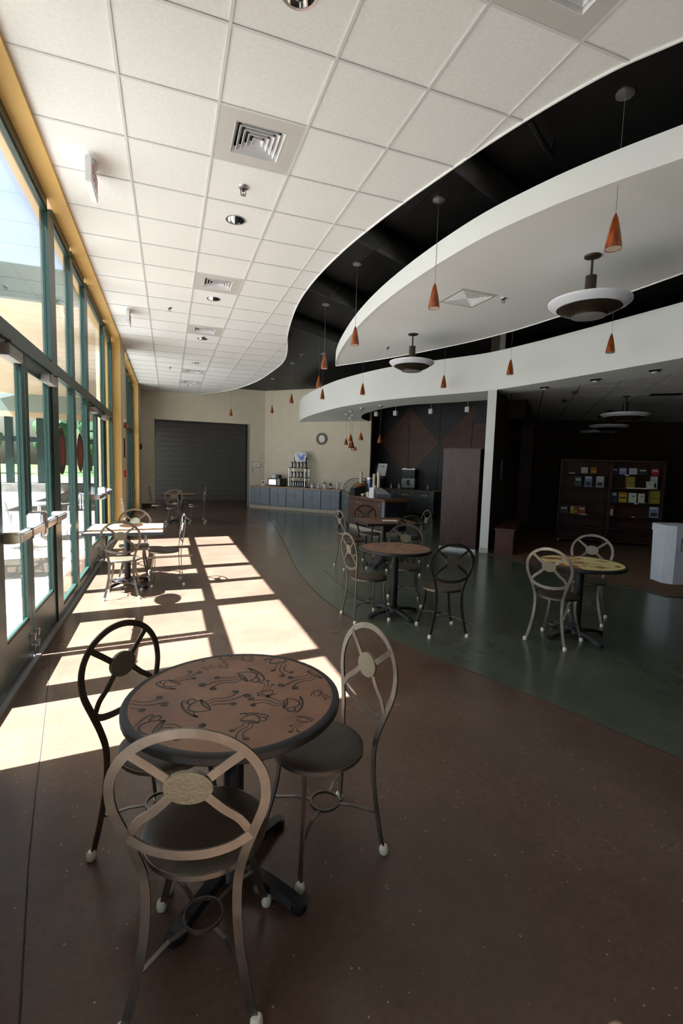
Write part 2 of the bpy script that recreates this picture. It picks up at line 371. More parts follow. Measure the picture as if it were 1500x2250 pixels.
def diffuser(name_loc, label, z=CZ, size=T-.018, core=.36, group='square ceiling air diffusers', off=(0, 0)):
    t = thing('air_diffuser', label, 'air vent', (name_loc[0], name_loc[1], z), name_loc[2] if len(name_loc) > 2 else 0, group)
    h = size/2; c = core/2; ox, oy = off
    p = MB()
    for (a, b, e, f) in ((-h, -h, h, -c+oy), (-h, c+oy, h, h), (-h, -c+oy, -c+ox, c+oy), (c+ox, -c+oy, h, c+oy)): p.box(a, b, -.002, e, f, .012)
    p.build('face_panel', m_grey, t)
    bk = MB().box(-c+ox, -c+oy, .075, c+ox, c+oy, .08); bk.build('plenum_back', m_blackpl, t)
    for k in range(5):
        a = c-k*c/5.2; b = max(a-.022, .002); z0 = -.004; z1 = .036
        vs = [(ox+sx*q, oy+sy*q, zz) for q, zz in ((a, z0), (b, z1), (a-.003, z0-.001), (b-.003, z1-.001)) for sx, sy in ((-1, -1), (1, -1), (1, 1), (-1, 1))]
        fs = [(i, (i+1) % 4, 4+(i+1) % 4, 4+i) for i in range(4)]+[(8+i, 8+(i+1) % 4, 12+(i+1) % 4, 12+i) for i in range(4)]+[(i, (i+1) % 4, 8+(i+1) % 4, 8+i) for i in range(4)]
        MB().add(vs, fs).build('louver', m_white, t)
    return t
def cell(i, j): return (GX+(i+.5)*T, GY+(j+.5)*T)
for (i, j), lb in (((1, 1), 'large square white air diffuser in the tile ceiling, nearest whole one to the windows'), ((3, -2), 'square air diffuser cut by the top right edge of the picture'),
                   ((1, 6), 'second square air diffuser along the downlight row'), ((1, 10), 'third square air diffuser along the downlight row'),
                   ((1, 17), 'fourth square air diffuser, small, far along the downlight row'), ((1, 20), 'farthest square air diffuser of the row, near the tan back wall')):
    diffuser(cell(i, j), lb)
def downlight(x, y, z, label, r=.085, group='recessed round downlights of the tile ceiling', deep=False):
    t = thing('downlight', label, 'downlight', (x, y, z), 0, group)
    MB().lathe([(r+.012, -.004), (r+.012, .003), (r, .003), (r-.002, -.002), (r+.012, -.004)], 28).build('trim_ring', m_alu, t)
    if deep:
        MB().lathe([(r, 0), (r*.96, .03), (r*.8, .08), (r*.5, .12), (.0001, .13), (.0001, .135), (r*.52, .125), (r*.83, .083), (r+.003, .03), (r+.003, 0), (r, 0)], 28).build('reflector', m_silver, t)
        MB().lathe([(.0001, .07), (r*.3, .075), (r*.36, .1), (r*.2, .125), (.0001, .125)], 20).build('lamp', m_lens, t)
    else:
        MB().lathe([(r, -.003), (r*.86, -.015), (r*.6, -.026), (r*.3, -.032), (.0001, -.034)], 28).build('reflector', m_silver, t)  # dome bulges downward to catch window sparkle
        MB().lathe([(.0001, -.046), (r*.4, -.042), (r*.55, -.03), (r*.5, -.026), (.0001, -.03)], 20).build('lamp', m_opal, t)  # white lens stands in for the window reflections in the reflector
    return t
for k, j in enumerate((-1, 3, 7, 11, 15, 21)):
    downlight(*cell(1, j), CZ, ['round chrome downlight cut by the top edge of the picture', 'round chrome downlight behind the nearest air diffuser and small sprinkler', 'third chrome downlight from the camera, beside the second diffuser', 'fourth chrome downlight from the camera along the ceiling row', 'fifth chrome downlight from the camera along the ceiling row', 'farthest chrome downlight of the row, by the tan back wall'][k], deep=True)
def sprinkler(x, y, z, label, s=1.0):
    t = thing('fire_sprinkler', label, 'sprinkler', (x, y, z), 0, 'small ceiling sprinkler heads')
    MB().lathe([(.0001, .003), (.038*s, .003), (.034*s, -.008), (.016*s, -.012), (.0001, -.012)], 18).build('escutcheon', m_alu, t)
    b = MB().cyl((0, 0, -.01), (0, 0, -.03*s), .009*s, seg=8)
    b.box(-.02*s, -.003, -.045*s, -.015*s, .003, -.012).box(.015*s, -.003, -.045*s, .02*s, .003, -.012).box(-.02*s, -.003, -.05*s, .02*s, .003, -.044*s)
    b.build('frame_arm', m_bronze, t)
    MB().lathe([(.0001, -.05*s), (.02*s, -.05*s), (.02*s, -.054*s), (.0001, -.054*s)], 12).build('deflector', m_alu, t)
sprinkler(.62, 4.43, CZ-.002, 'chrome sprinkler head between the nearest diffuser and downlight', 1.2)
sprinkler(.03, 8.18, CZ-.002, 'small sprinkler head in the tile ceiling near the second exit sign')
sprinkler(.63, 9.75, CZ-.002, 'small sprinkler head before the fourth downlight')
sprinkler(.05, 13.2, CZ-.002, 'far small sprinkler head in the tile ceiling')
sprinkler(3.775, 4.96, 3.66, 'sprinkler head under the white cloud, right of its air diffuser')
sprinkler(3.54, 7.7, 3.66, 'sprinkler head under the white cloud, near its tip')
sprinkler(3.05, 11.6, DECK, 'sprinkler head on the black ceiling past the cloud tip')

# ------------------------------------------------------------------ hanging cloud
cl_c = spline([(4.75, .5), (4.3, .75), (3.85, 1.2), (3.45, 1.75), (3.138, 2.383), (2.95, 2.77), (2.776, 3.22), (2.609, 3.9), (2.53, 4.9), (2.55, 6.0), (2.679, 7.116), (2.901, 8.302), (3.10, 9.1), (3.26, 9.6)], 6)
cl_s = spline([(3.26, 9.6), (3.94, 8.37), (4.45, 7.15), (4.74, 6.15), (4.87, 5.1), (4.91, 4.2), (4.92, 3.4), (4.9, 2.2), (4.85, 1.2), (4.75, .5)], 6)
poly = [(p.x, p.y) for p in cl_c]+[(p.x, p.y) for p in cl_s[1:-1]]
st(MB().prism(poly, 3.66, 3.665).build('ceiling', m_under), 'white leaf-shaped hanging ceiling cloud')
fm = MB(); loop = [(x, y, 3.755) for x, y in poly]
fm.bar(loop, .21, .016, (0, 0, 1), closed=True); st(fm.build('trim_2', m_gyp), 'white curved fascia of the hanging cloud')
st(MB().prism(poly, 3.80, 3.81).build('ceiling', m_black), 'top of the hanging cloud')
t = diffuser((3.395, 5.15, .03), 'square white air diffuser on the underside of the hanging cloud', 3.658, .50, .42, 'square ceiling air diffusers')

# ------------------------------------------------------------------ lower soffit band
so = spline([(4.40, 16.84), (4.18, 15.6), (4.10, 14.3), (4.10, 13.1), (4.19, 11.8), (4.50, 10.35), (4.89, 9.40), (5.43, 8.45), (5.75, 7.78), (5.96, 6.75), (6.08, 5.78), (6.16, 5.05), (6.22, 4.4), (6.28, 3.4), (6.3, 2), (6.2, 0), (6, -2), (5.6, -6)], 6)
si = spline([(6.30, 14.94), (5.80, 14.3), (5.52, 13.7), (5.30, 12.9), (5.25, 11.9), (5.30, 11.1), (5.55, 10.4), (6.13, 9.55), (6.53, 8.87)], 6)
sb = spline([(6.25, 8.10), (6.57, 7.23), (6.76, 6.6), (7.0, 5.7), (7.2, 4.8), (7.42, 3.5), (7.5, 1.5), (7.4, -1), (7, -6)], 6)
ZS = 3.125
fm = MB(); fm.bar([(p.x, p.y, ZS+.345) for p in so], .71, .02, (0, 0, 1)); st(fm.build('trim_3', m_gyp), 'white curved fascia band over the counters and book corner')
P2 = lambda L: [(p.x, p.y) for p in L]
st(MB().prism(P2(so[:49])+[(6.53, 8.87)]+P2(si)[::-1][1:], ZS-.004, ZS+.01).build('ceiling', m_under), 'grey underside of the curved soffit over the cafe counters')
st(MB().prism(P2(so[48:])+P2(sb)[::-1], ZS-.004, ZS+.01).build('ceiling', m_under), 'grey underside of the soffit along the book corner')
fm = MB(); fm.bar([(p.x, p.y, ZS+.3) for p in si], .62, .02, (0, 0, 1)); st(fm.build('trim_4', m_black), 'dark inner return of the soffit')
st(MB().box(5.86, 7.72, ZS+.69, 5.98, 7.95, DECK).build('pillar', m_gyp), 'short white post above the soffit')

# book corner ceiling: tiles turned 50 degrees
bceil = struct('ceiling'); bceil['label'] = 'dim tile ceiling of the book corner'
ba = math.atan2(1.86, 1.59); bu = (math.cos(ba), math.sin(ba)); bv = (-bu[1], bu[0])
breg = P2(sb)[::-1]+[(6.25, 8.1), (12.2, 14.1), (16, 14), (16, -6)]
# work in the turned frame with origin at a grid line
org = (7.19, 7.07)
def toL(p): dx, dy = p[0]-org[0], p[1]-org[1]; return (dx*bu[0]+dy*bu[1], dx*bv[0]+dy*bv[1])
def toW(p): return (org[0]+p[0]*bu[0]+p[1]*bv[0], org[1]+p[0]*bu[1]+p[1]*bv[1])
bl = [toL(p) for p in breg]
bgrid = MB(); bfill = []
for j in range(-14, 6):
    for i in range(-14, 10):
        c = clip(bl, i*1.22+.01, j*.61+.01, (i+1)*1.22-.01, (j+1)*.61-.01)
        if area(c) < .01: continue
        wv = [toW(p) for p in c]; cx = sum(p[0] for p in wv)/len(wv); cy = sum(p[1] for p in wv)/len(wv)
        if cy > 4 and cx > 6 and cx < 12.5: MB().prism(wv, 3.20, 3.215).build('ceiling_tile', m_tile, bceil)
        else: bfill.append(wv)
fm = MB()
for wv in bfill: fm.prism(wv, 3.20, 3.215)
o = fm.build('ceiling_tiles_beyond', m_tile, bceil); o['kind'] = 'stuff'
fm = MB(); fm.prism(breg, 3.206, 3.208); fm.build('ceiling_grid', m_mortar, bceil)
for k, (x, y) in enumerate(((6.36, 7.05), (6.50, 6.08), (6.63, 5.17))):
    downlight(x, y, ZS-.005, ['recessed downlight in the soffit nearest the cream column', 'middle recessed downlight of the soffit along the book corner', 'recessed downlight of the soffit nearest the right picture edge'][k], .08, 'recessed round downlights of the soffit')
for k, (x, y) in enumerate(((7.62, 7.6), (8.35, 8.6))):
    t = thing('twin_downlight', ['small dark twin downlight in the book corner ceiling, nearer one', 'small dark twin downlight in the book corner ceiling, farther one'][k], 'downlight', (x, y, 3.2), ba, 'twin downlights of the book corner')
    for s in (-1, 1): MB().lathe([(.0001, 0), (.06, 0), (.06, -.006), (.0001, -.006)], 16, (s*.11, 0, 0)).build('lamp', m_blackpl, t)
t = thing('return_grille', 'grey return air grille in the book corner ceiling', 'air vent', (9.2, 6.9, 3.198), ba-PI/2)
MB().box(-.3, -.15, -.004, .3, .15, 0).build('frame', m_grey, t)
for k in range(8): MB().box(-.27, -.13+k*.034, -.012, .27, -.115+k*.034, -.004).build('slat', m_blackpl, t)

# ------------------------------------------------------------------ walls
wl_ = struct('wall_left'); wl_['label'] = 'window wall with tan piers'
XO = -1.32; XF = -.87; XG = -1.02
tanw = MB()
tanw.box(XO, 10.66, 0, XF, 11.57, DECK)                      # pier between the bays
tanw.box(XO, 16.5, 0, XF, 17.87, DECK)                       # pier at the far end
tanw.box(XO, .72, 0, XF, 2.62, DECK)                         # pier at the near end
tanw.box(XO, -6, 0, XF, -1.2, DECK)
tanw.build('pier', m_tan, wl_)
yel = MB()
yel.box(-1.02, 2.62, 3.94, XF, 10.66, CZ+.02).box(-1.02, 11.57, 3.94, XF, 16.5, CZ+.02).box(-1.02, -1.2, 3.94, XF, .72, CZ+.02)
yel.build('header', m_yellow, wl_)
yel = MB(); yel.box(-1.15, 10.50, 0, XF+.002, 10.665, 3.94).box(-1.15, 16.36, 0, XF+.002, 16.505, 3.94); yel.build('reveal_post', m_yellow, wl_)
MB().box(-1.15, 11.565, 0, XF+.001, 11.62, 3.94).box(-1.15, 2.615, 0, XF+.001, 2.66, 3.94).build('reveal_post', m_yellow, wl_)
MB().box(-1.2, -1.2, 3.96, -1.02, .72, DECK).box(-1.2, 2.62, 3.96, -1.02, 10.66, DECK).box(-1.2, 11.57, 3.96, -1.02, 16.5, DECK).build('outer_lintel', m_soffit, wl_)

def frame_box(parent, name, y0, y1, z0, z1, x0=-1.085, x1=XG, m=None):
    return MB().box(x0, y0, z0, x1, y1, z1).build(name, m or m_frame, parent)
def pane(parent, y0, y1, z0, z1, x=-1.05):
    return MB().box(x-.004, y0, z0, x+.004, y1, z1).build('pane', m_glass, parent)
ZT0, ZT1, ZH = 2.40, 2.50, 3.85
# window_1: main bay, y 2.66 .. 10.5
w1 = struct('window_1'); w1['label'] = 'tall green framed glass wall with two pairs of doors'
mull = [(2.66, 2.74), (3.46, 3.64), (5.24, 5.50), (6.30, 6.46), (7.28, 7.50), (9.22, 9.42), (10.40, 10.50)]
for k, (a, b) in enumerate(mull): frame_box(w1, 'mullion', a, b, 0, ZH)
for k in range(len(mull)-1):
    a, b = mull[k][1], mull[k+1][0]
    frame_box(w1, 'head_rail', a, b, ZH, 3.96); frame_box(w1, 'transom', a, b, ZT0, ZT1)
    pane(w1, a, b, ZT1, ZH)
    MB().box(-1.07, a, ZH-.025, -1.03, b, ZH).box(-1.07, a, ZT1, -1.03, b, ZT1+.025).build('glazing_bead', m_frame, w1)
    if k in (0, 2, 3, 5):
        frame_box(w1, 'sill', a, b, 0, .10); MB().box(-1.07, a, .10, -1.03, b, .13).build('glazing_bead', m_frame, w1)
        pane(w1, a, b, .10, ZT0)
# doors
def door(name, y0, y1, hinge_far, label):
    d = struct(name); d['label'] = label
    x0, x1 = -1.08, -1.035
    MB().box(x0, y0, .012, x1, y0+.085, ZT0-.01).build('stile', m_frame, d); MB().box(x0, y1-.085, .012, x1, y1, ZT0-.01).build('stile', m_frame, d)
    MB().box(x0, y0+.085, .012, x1, y1-.085, .33).build('bottom_rail', m_frame, d); MB().box(x0, y0+.085, ZT0-.10, x1, y1-.085, ZT0-.01).build('top_rail', m_frame, d)
    MB().box(-1.062, y0+.085, .33, -1.054, y1-.085, ZT0-.10).build('pane', m_glass, d)
    MB().box(-1.052, y0+.085, .33, -1.04, y1-.085, .355).box(-1.052, y0+.085, ZT0-.125, -1.04, y1-.085, ZT0-.10).build('glazing_bead', m_frame, d)
    # exit device
    ex = MB(); ex.bbox(-.97, y0+.03, 1.035, -.915, y1-.04, 1.10, .01); ex = ex.build('exit_bar', m_alu, d)
    ys = y0+.05 if hinge_far else y1-.05
    MB().bbox(-1.035, ys-.038, .985, -.925, ys+.038, 1.175, .012).build('lock_case', m_alu, ex)
    ye = y1-.07 if hinge_far else y0+.07
    MB().bbox(-1.035, ye-.035, 1.03, -.945, ye+.035, 1.105, .008).build('end_bracket', m_alu, ex)
    MB().box(-.97, (y0+y1)/2-.06, 1.03, -.9135, (y0+y1)/2-.03, 1.104).build('joint_band', m_blackpl, ex)
    # closer
    yc = y1-.22 if hinge_far else y0+.22
    c = MB().bbox(-1.034, yc-.16, 2.26, -.955, yc+.16, 2.335, .008).build('door_closer', m_closer, d)
    MB().bar([(-1.03, yc, 2.345), (-.96, yc+(.14 if hinge_far else -.14), 2.352), (-1.02, yc+(.24 if hinge_far else -.24), 2.372)], .025, .008, (1, .3, 0)).build('closer_arm', m_bronze, c)
    for zz in (.11, .20): MB().cyl((-1.035, ys, zz), (-1.0, ys, zz), .012, seg=10).box(-1.02, ys-.012, zz-.045, -1.005, ys+.012, zz+.012).build('foot_bolt', m_alu, d)
    MB().box(-1.12, y0, 0, -1.03, y1, .01).build('threshold', m_alu, d)
    return d
door('door_1', 3.645, 4.36, False, 'near leaf of the nearest glass double door')
door('door_2', 4.38, 5.235, True, 'far leaf of the nearest glass double door')
door('door_3', 7.505, 8.35, False, 'near leaf of the second glass double door')
door('door_4', 8.37, 9.215, True, 'far leaf of the second glass double door')
lettering('2', .14, m_blackpl, bpy.data.objects['door_1'], (-1.052, 3.78, 2.22), (PI/2, 0, -PI/2))
# window_2: second bay
w2 = struct('window_2'); w2['label'] = 'second bay of tall green framed glass beyond the tan pier'
m2 = [(11.62, 11.72), (12.6, 12.74), (13.6, 13.74), (14.6, 14.74), (15.5, 15.64), (16.28, 16.36)]
for a, b in m2: frame_box(w2, 'mullion', a, b, 0, ZH)
for k in range(len(m2)-1):
    a, b = m2[k][1], m2[k+1][0]
    frame_box(w2, 'head_rail', a, b, ZH, 3.96); frame_box(w2, 'transom', a, b, ZT0, ZT1); frame_box(w2, 'sill', a, b, 0, .10)
    pane(w2, a, b, ZT1, ZH); pane(w2, a, b, .10, ZT0)
w3 = struct('window_3'); w3['label'] = 'glass bay behind the camera'
for a, b in ((-1.2, -1.1), (-.3, -.2), (.62, .72)): frame_box(w3, 'mullion', a, b, 0, ZH)
for a, b in ((-1.1, -.3), (-.2, .62)):
    frame_box(w3, 'head_rail', a, b, ZH, 3.96); frame_box(w3, 'transom', a, b, ZT0, ZT1); frame_box(w3, 'sill', a, b, 0, .10)
    pane(w3, a, b, ZT1, ZH); pane(w3, a, b, .10, ZT0)
st(MB().box(-1.02, 2.7, 0, -.985, 10.5, .012).build('baseboard_left', m_alu), 'pale metal floor strip under the glass wall')
# round stickers on the sidelights
for k, (y, lb) in enumerate(((5.72, 'round dark and red sticker on the glass between the two double doors, nearer one'), (6.85, 'round dark and red sticker on the glass just before the second double door'))):
    t = thing('window_sticker', lb, 'sticker', (-1.043, y, 1.68), 0, 'round stickers on the glass')
    for nm, r, mm, xx in (('outer_ring', .235, m_brownpr, 0), ('red_disc', .15, m_redpr, .001), ('rim_line', .245, m_redpr, -.001)):
        vs = [(xx, r*math.cos(2*PI*i/40), r*math.sin(2*PI*i/40)) for i in range(40)]
        MB().add(vs+[(xx+.0008, b, c) for _, b, c in vs], [tuple(range(40)), tuple(range(79, 39, -1))]+[(i, (i+1) % 40, 40+(i+1) % 40, 40+i) for i in range(40)]).build(nm, mm, t)

# back wall with its wide opening
wb = MB(); YB = 17.87
wb.box(XO, YB, 0, -.446, YB+.2, DECK).box(2.80, YB, 0, 3.46, YB+.2, DECK).box(-.446, YB, 3.03, 2.80, YB+.2, DECK)
st(wb.build('wall_back', m_tan), 'tan back wall with a wide opening')
st(MB().box(2.76, YB-.012, 0, 2.80, YB+.21, 3.03).build('trim_6', m_alu), 'metal jamb of the wide opening')
st(MB().box(XF, YB-.012, 0, -.446, YB, .12).build('baseboard_back', m_bronze), 'dark baseboard of the back wall')
# corridor with concrete block wall
cb = struct('wall_corridor'); cb['label'] = 'grey concrete block wall beyond the opening'
YC = 21.0
MB().box(-2, YC+.03, 0, 4.2, YC+.2, 3.6).build('mortar_bed', m_mortar, cb)
bmesh_ = MB().bbox(.005, 0, .005, .395, .04, .195, .004).mesh('block', m_cmu)
for r in range(16):
    for c in range(-2, 10):
        x = c*.4+(.2 if r % 2 else 0)-.3
        if -1.3 < x+.2 and x < 3.6: inst('block', bmesh_, cb, (x, YC, r*.2))
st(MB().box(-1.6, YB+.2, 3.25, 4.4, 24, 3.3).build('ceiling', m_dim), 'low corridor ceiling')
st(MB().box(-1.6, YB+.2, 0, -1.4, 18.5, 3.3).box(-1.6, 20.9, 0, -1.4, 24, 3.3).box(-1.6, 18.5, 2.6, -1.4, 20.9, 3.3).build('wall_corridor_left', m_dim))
w4 = struct('fill_window'); frame_box(w4, 'mullion', 18.5, 18.6, 0, 2.6, -1.56, -1.46); frame_box(w4, 'mullion', 19.65, 19.75, 0, 2.6, -1.56, -1.46); frame_box(w4, 'mullion', 20.8, 20.9, 0, 2.6, -1.56, -1.46); pane(w4, 18.6, 19.65, 0, 2.6, -1.5); pane(w4, 19.75, 20.8, 0, 2.6, -1.5)  # unseen window, added to brighten the block wall of the corridor
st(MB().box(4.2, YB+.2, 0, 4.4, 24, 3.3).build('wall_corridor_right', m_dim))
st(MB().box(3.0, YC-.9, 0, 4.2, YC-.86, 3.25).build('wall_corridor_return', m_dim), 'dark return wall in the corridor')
# angled tan wall behind the blue cabinets (x + y = 21.24)
u45 = (.70711, -.70711); n45 = (.70711, .70711)
o45 = (3.37, 17.87)
wa = MB(); wa.obox(o45, u45, n45, 0, 0, 0, 4.22, .12, DECK); st(wa.build('wall_angled', m_tan), 'tan angled wall behind the blue cabinets')
# black and brown diamond panel wall (x + y = 22.9)
dw = struct('wall_cafe'); dw['label'] = 'dark wall of brown and black diamond panels behind the counter'
o_d = (6.0, 16.9)
MB().obox(o_d, u45, n45, -.2, .02, 0, 6.6, .2, DECK).build('backing', m_blackpl, dw)
def dpt(a, z, b=0): return (o_d[0]+u45[0]*a-n45[0]*b, o_d[1]+u45[1]*a-n45[1]*b, z)
a0 = (7.11-6.0)/.70711; HW = 1.067; HH = 1.22; zc = 2.47
def tri(pts, mm):
    cx = sum(p[0] for p in pts)/len(pts); cz = sum(p[1] for p in pts)/len(pts)
    q = []
    for a, z in pts:
        l_ = math.hypot(a-cx, z-cz); f = (l_-.012)/l_; q.append((cx+(a-cx)*f, cz+(z-cz)*f))
    n = len(q); vs = [dpt(a, z, 0) for a, z in q]+[dpt(a, z, .02) for a, z in q]
    MB().add(vs, [tuple(range(n)), tuple(range(2*n-1, n-1, -1))]+[(i, (i+1) % n, n+(i+1) % n, n+i) for i in range(n)]).build('wall_panel', mm, dw)
for k in (-1, 0, 1):
    A = a0+k*2*HW
    for (sx) in (0, 1):
        xa, xm, xb = A, A+HW, A+2*HW
        if sx == 0:
            for zz in (1, -1):
                tri([(xa, zc), (xm, zc), (xm, zc+zz*HH)], m_brown); tri([(xa, zc+zz*.0), (xm, zc+zz*HH), (xa, zc+zz*HH)], m_blackpanel)
        else:
            for zz in (1, -1):
                tri([(xb, zc), (xm, zc), (xm, zc+zz*HH)], m_brown); tri([(xb, zc), (xm, zc+zz*HH), (xb, zc+zz*HH)], m_blackpanel)
    MB().obox(dpt(A, 0, .025)[:2], u45, n45, 0, 0, .12, 2*HW-.02, .02, 1.22).build('wall_panel', m_blackpanel, dw)
# brown wing panel beside the column
bp = MB(); bp.obox((8.45, 12.95), u45, n45, .5, 0, 0, 2.2, .12, 3.02); st(bp.build('wall_wing', m_brown), 'brown panelled wing wall beside the cream column')
st(MB().obox((8.45, 12.95), u45, n45, .5, -.02, 3.02, 2.2, .12, DECK).build('wall_wing_upper', m_blackpanel), 'black band over the brown wing wall')
# partition with cream end (the column) going back at 45 degrees
pu = (.70711, .70711); pn = (.70711, -.70711)
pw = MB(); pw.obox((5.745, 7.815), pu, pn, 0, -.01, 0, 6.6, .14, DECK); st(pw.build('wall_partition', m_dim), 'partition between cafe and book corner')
e_ = MB(); e_.obox((5.745, 7.815), pu, pn, -.03, -.015, .10, 0, .145, ZS); st(e_.build('pillar', m_gyp), 'cream end face of the partition')
st(MB().obox((5.745, 7.815), pu, pn, -.034, -.02, 0, 0, .15, .10).build('baseboard_partition', m_grey), 'grey base of the cream column')
# rest of the shell
st(MB().box(16, -6, 0, 16.2, 24, DECK).build('wall_right', m_dim)); st(MB().box(XO, -6.2, 0, 16.2, -6, DECK).build('wall_near', m_dim))  # near wall coloured dark to dim chair reflections and foreground floor
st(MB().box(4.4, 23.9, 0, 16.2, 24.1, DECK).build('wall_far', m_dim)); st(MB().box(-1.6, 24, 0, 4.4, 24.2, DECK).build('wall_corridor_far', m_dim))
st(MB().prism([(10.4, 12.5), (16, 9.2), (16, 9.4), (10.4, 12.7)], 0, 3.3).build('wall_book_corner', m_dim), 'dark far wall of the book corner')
st(MB().obox((7.1, 9.15), pu, pn, 0, .14, 2.78, 1.7, .5, 3.19).build('trim_7', m_dim), 'boxed beam at the top of the partition')

# ------------------------------------------------------------------ exit signs
def exit_sign(x, y, label):
    t = thing('exit_sign', label, 'exit sign', (x, y, CZ), 0, 'white exit signs under the tile ceiling')
    MB().bbox(-.035, -.06, -.03, .035, .06, -.002, .005).build('canopy', m_white, t)
    b = MB().bbox(-.025, -.17, -.225, .025, .17, -.03, .006).build('housing', m_white, t)
    for s in (-1, 1):
        lettering('EXIT', .15, m_red, b, (s*.0255, 0, -.128), (PI/2, 0, s*PI/2))
exit_sign(-.57, 4.57, 'white exit sign under the ceiling by the nearest doors')
exit_sign(-.585, 8.62, 'white exit sign under the ceiling by the second doors')

# ------------------------------------------------------------------ pendants
def pendant(name, x, y, zt, zb, label, group, h=.215, r=.057, first=[None]):
    t = thing('pendant_lamp', label, 'pendant lamp', (x, y, zb), 0, group)
    L = zt-zb
    MB().lathe([(.0001, L), (.062, L), (.06, L-.012), (.03, L-.022), (.012, L-.03), (.0001, L-.03)], 24).build('canopy', m_alu, t)
    MB().cyl((0, 0, h+.02), (0, 0, L-.02), .0022, seg=6).build('cord', m_cord, t)
    MB().lathe([(r*.93, .004), (r, 0), (r*.97, .03), (r*.8, h*.42), (r*.52, h*.78), (r*.32, h), (r*.25, h+.008), (.006, h+.03), (.0001, h+.03)], 24).build('shade', m_amber, t)
    MB().lathe([(r*.94, .0035), (r*.75, h*.4), (r*.48, h*.75), (.0001, h*.8)], 24).build('shade_lining', m_amberin, t)
    return t
G1 = 'amber cone pendants along the black ceiling gap'
for k, (x, y) in enumerate(((3.03, 2.77), (2.54, 4.44), (2.36, 6.18), (2.47, 7.88), (2.955, 9.77), (3.08, 12.65))):
    pendant('p', x, y, DECK, 3.225, ['amber glass cone pendant on a long cord, nearest, top right of picture', 'second amber cone pendant along the gap, before the cloud diffuser',
            'third amber cone pendant along the gap, before the cloud tip', 'fourth amber cone pendant along the gap, left of the cloud tip', 'fifth amber cone pendant along the gap, hung in front of the white fascia end', 'sixth amber cone pendant along the gap, against the tan angled wall'][k], G1)
G2 = 'amber cone pendants along the white fascia'
for k, (x, y) in enumerate(((5.494, 4.937), (5.341, 6.733), (5.105, 8.405), (4.063, 10.07), (3.504, 11.26), (3.08, 15.2), (2.02, 16.95))):
    pendant('p', x, y, DECK, 3.2, ['amber cone pendant before the fascia under the large bowl lamp', 'amber cone pendant before the fascia above the cream column', 'amber cone pendant before the fascia, right of the small bowl lamp',
            'amber cone pendant before the fascia, left of the small bowl lamp', 'amber cone pendant at the rounded end of the fascia', 'amber cone pendant against the tan corner of the walls', 'amber cone pendant above the wide dark opening'][k], G2)
G3 = 'small amber pendants under the soffit over the counter'
cps = [((672, 983), 4.69, 16.75), ((727, 985), 5.403, 16.0), ((760, 976), 4.93, 13.4), ((768, 975), 5.2, 13.6), ((771.5, 970), 4.78, 12.63), ((774, 984), 5.4, 14.3), ((785, 984), 5.75, 15.0), ((792, 973), 4.754, 11.8), ((836, 970), 4.964, 11.05)]
zb3 = [2.26, 2.22, 2.23, 2.2, 2.30, 2.18, 2.2, 2.30, 2.21]
lab3 = ['small amber pendant over the cup display, leftmost under the soffit', 'small amber pendant below and right of the wall clock', 'small amber pendant left in the cluster over the pastry case', 'small amber pendant second from left in the cluster over the pastry case',
        'small amber pendant highest in the cluster over the pastry case', 'small amber pendant lowest in the cluster over the pastry case', 'small amber pendant right in the cluster beside the red alarm box', 'small amber pendant alone right of the cluster, before the tan wall', 'small amber pendant before the dark diamond wall']
for k, (_, x, y) in enumerate(cps): pendant('p', x, y, ZS-.004, zb3[k], lab3[k], G3, .17, .06)

def bowl_lamp(x, y, z, drop, label, D=.73):
    t = thing('bowl_pendant', label, 'ceiling lamp', (x, y, z), 0, 'white bowl uplights on bronze stems')
    R = D/2
    MB().lathe([(.0001, 0), (.075, 0), (.072, -.014), (.02, -.03), (.0001, -.03)], 28).build('canopy', m_bronze, t)
    MB().cyl((0, 0, -.02), (0, 0, -drop+.26), .011, seg=12).build('stem', m_bronze, t)
    MB().lathe([(.0001, -drop+.27), (.05, -drop+.27), (.05, -drop+.08), (.0001, -drop+.08)], 24).build('ballast_sleeve', m_bronze, t)
    zr = -drop
    MB().lathe([(.05, zr+.07), (R*.5, zr+.05), (R*.9, zr+.045), (R, zr+.035), (R*1.0, zr+.018), (R*.93, zr-.005), (R*.78, zr-.03), (R*.76, zr-.025), (R*.5, zr+.0), (.05, zr+.03), (.05, zr+.07)], 48).build('bowl', m_opal, t)
    MB().lathe([(R*.79, zr-.028), (R*.785, zr-.034), (R*.6, zr-.068), (R*.47, zr-.085), (R*.43, zr-.105), (R*.42, zr-.105), (R*.42, zr-.04), (R*.7, zr-.02), (R*.79, zr-.028)], 48).build('reflector_ring', m_bronze, t)
    MB().lathe([(.0001, zr-.112), (R*.25, zr-.11), (R*.42, zr-.104), (R*.42, zr-.09), (.0001, zr-.09)], 40).build('lens', m_lens, t)
    return t
bowl_lamp(3.792, 3.69, 3.66, .455, 'large white bowl lamp on a bronze stem under the cloud, nearest')
bowl_lamp(3.549, 6.805, 3.66, .455, 'smaller looking white bowl lamp under the far half of the cloud', .69)
bowl_lamp(8.806, 7.434, 3.2, .40, 'white bowl lamp in the dim book corner, nearest of three', .9)
bowl_lamp(10.45, 9.25, 3.2, .42, 'white bowl lamp in the dim book corner, behind the first', .9)
bowl_lamp(11.3, 10.35, 3.2, .45, 'very dark bowl lamp farthest back in the book corner', .9)

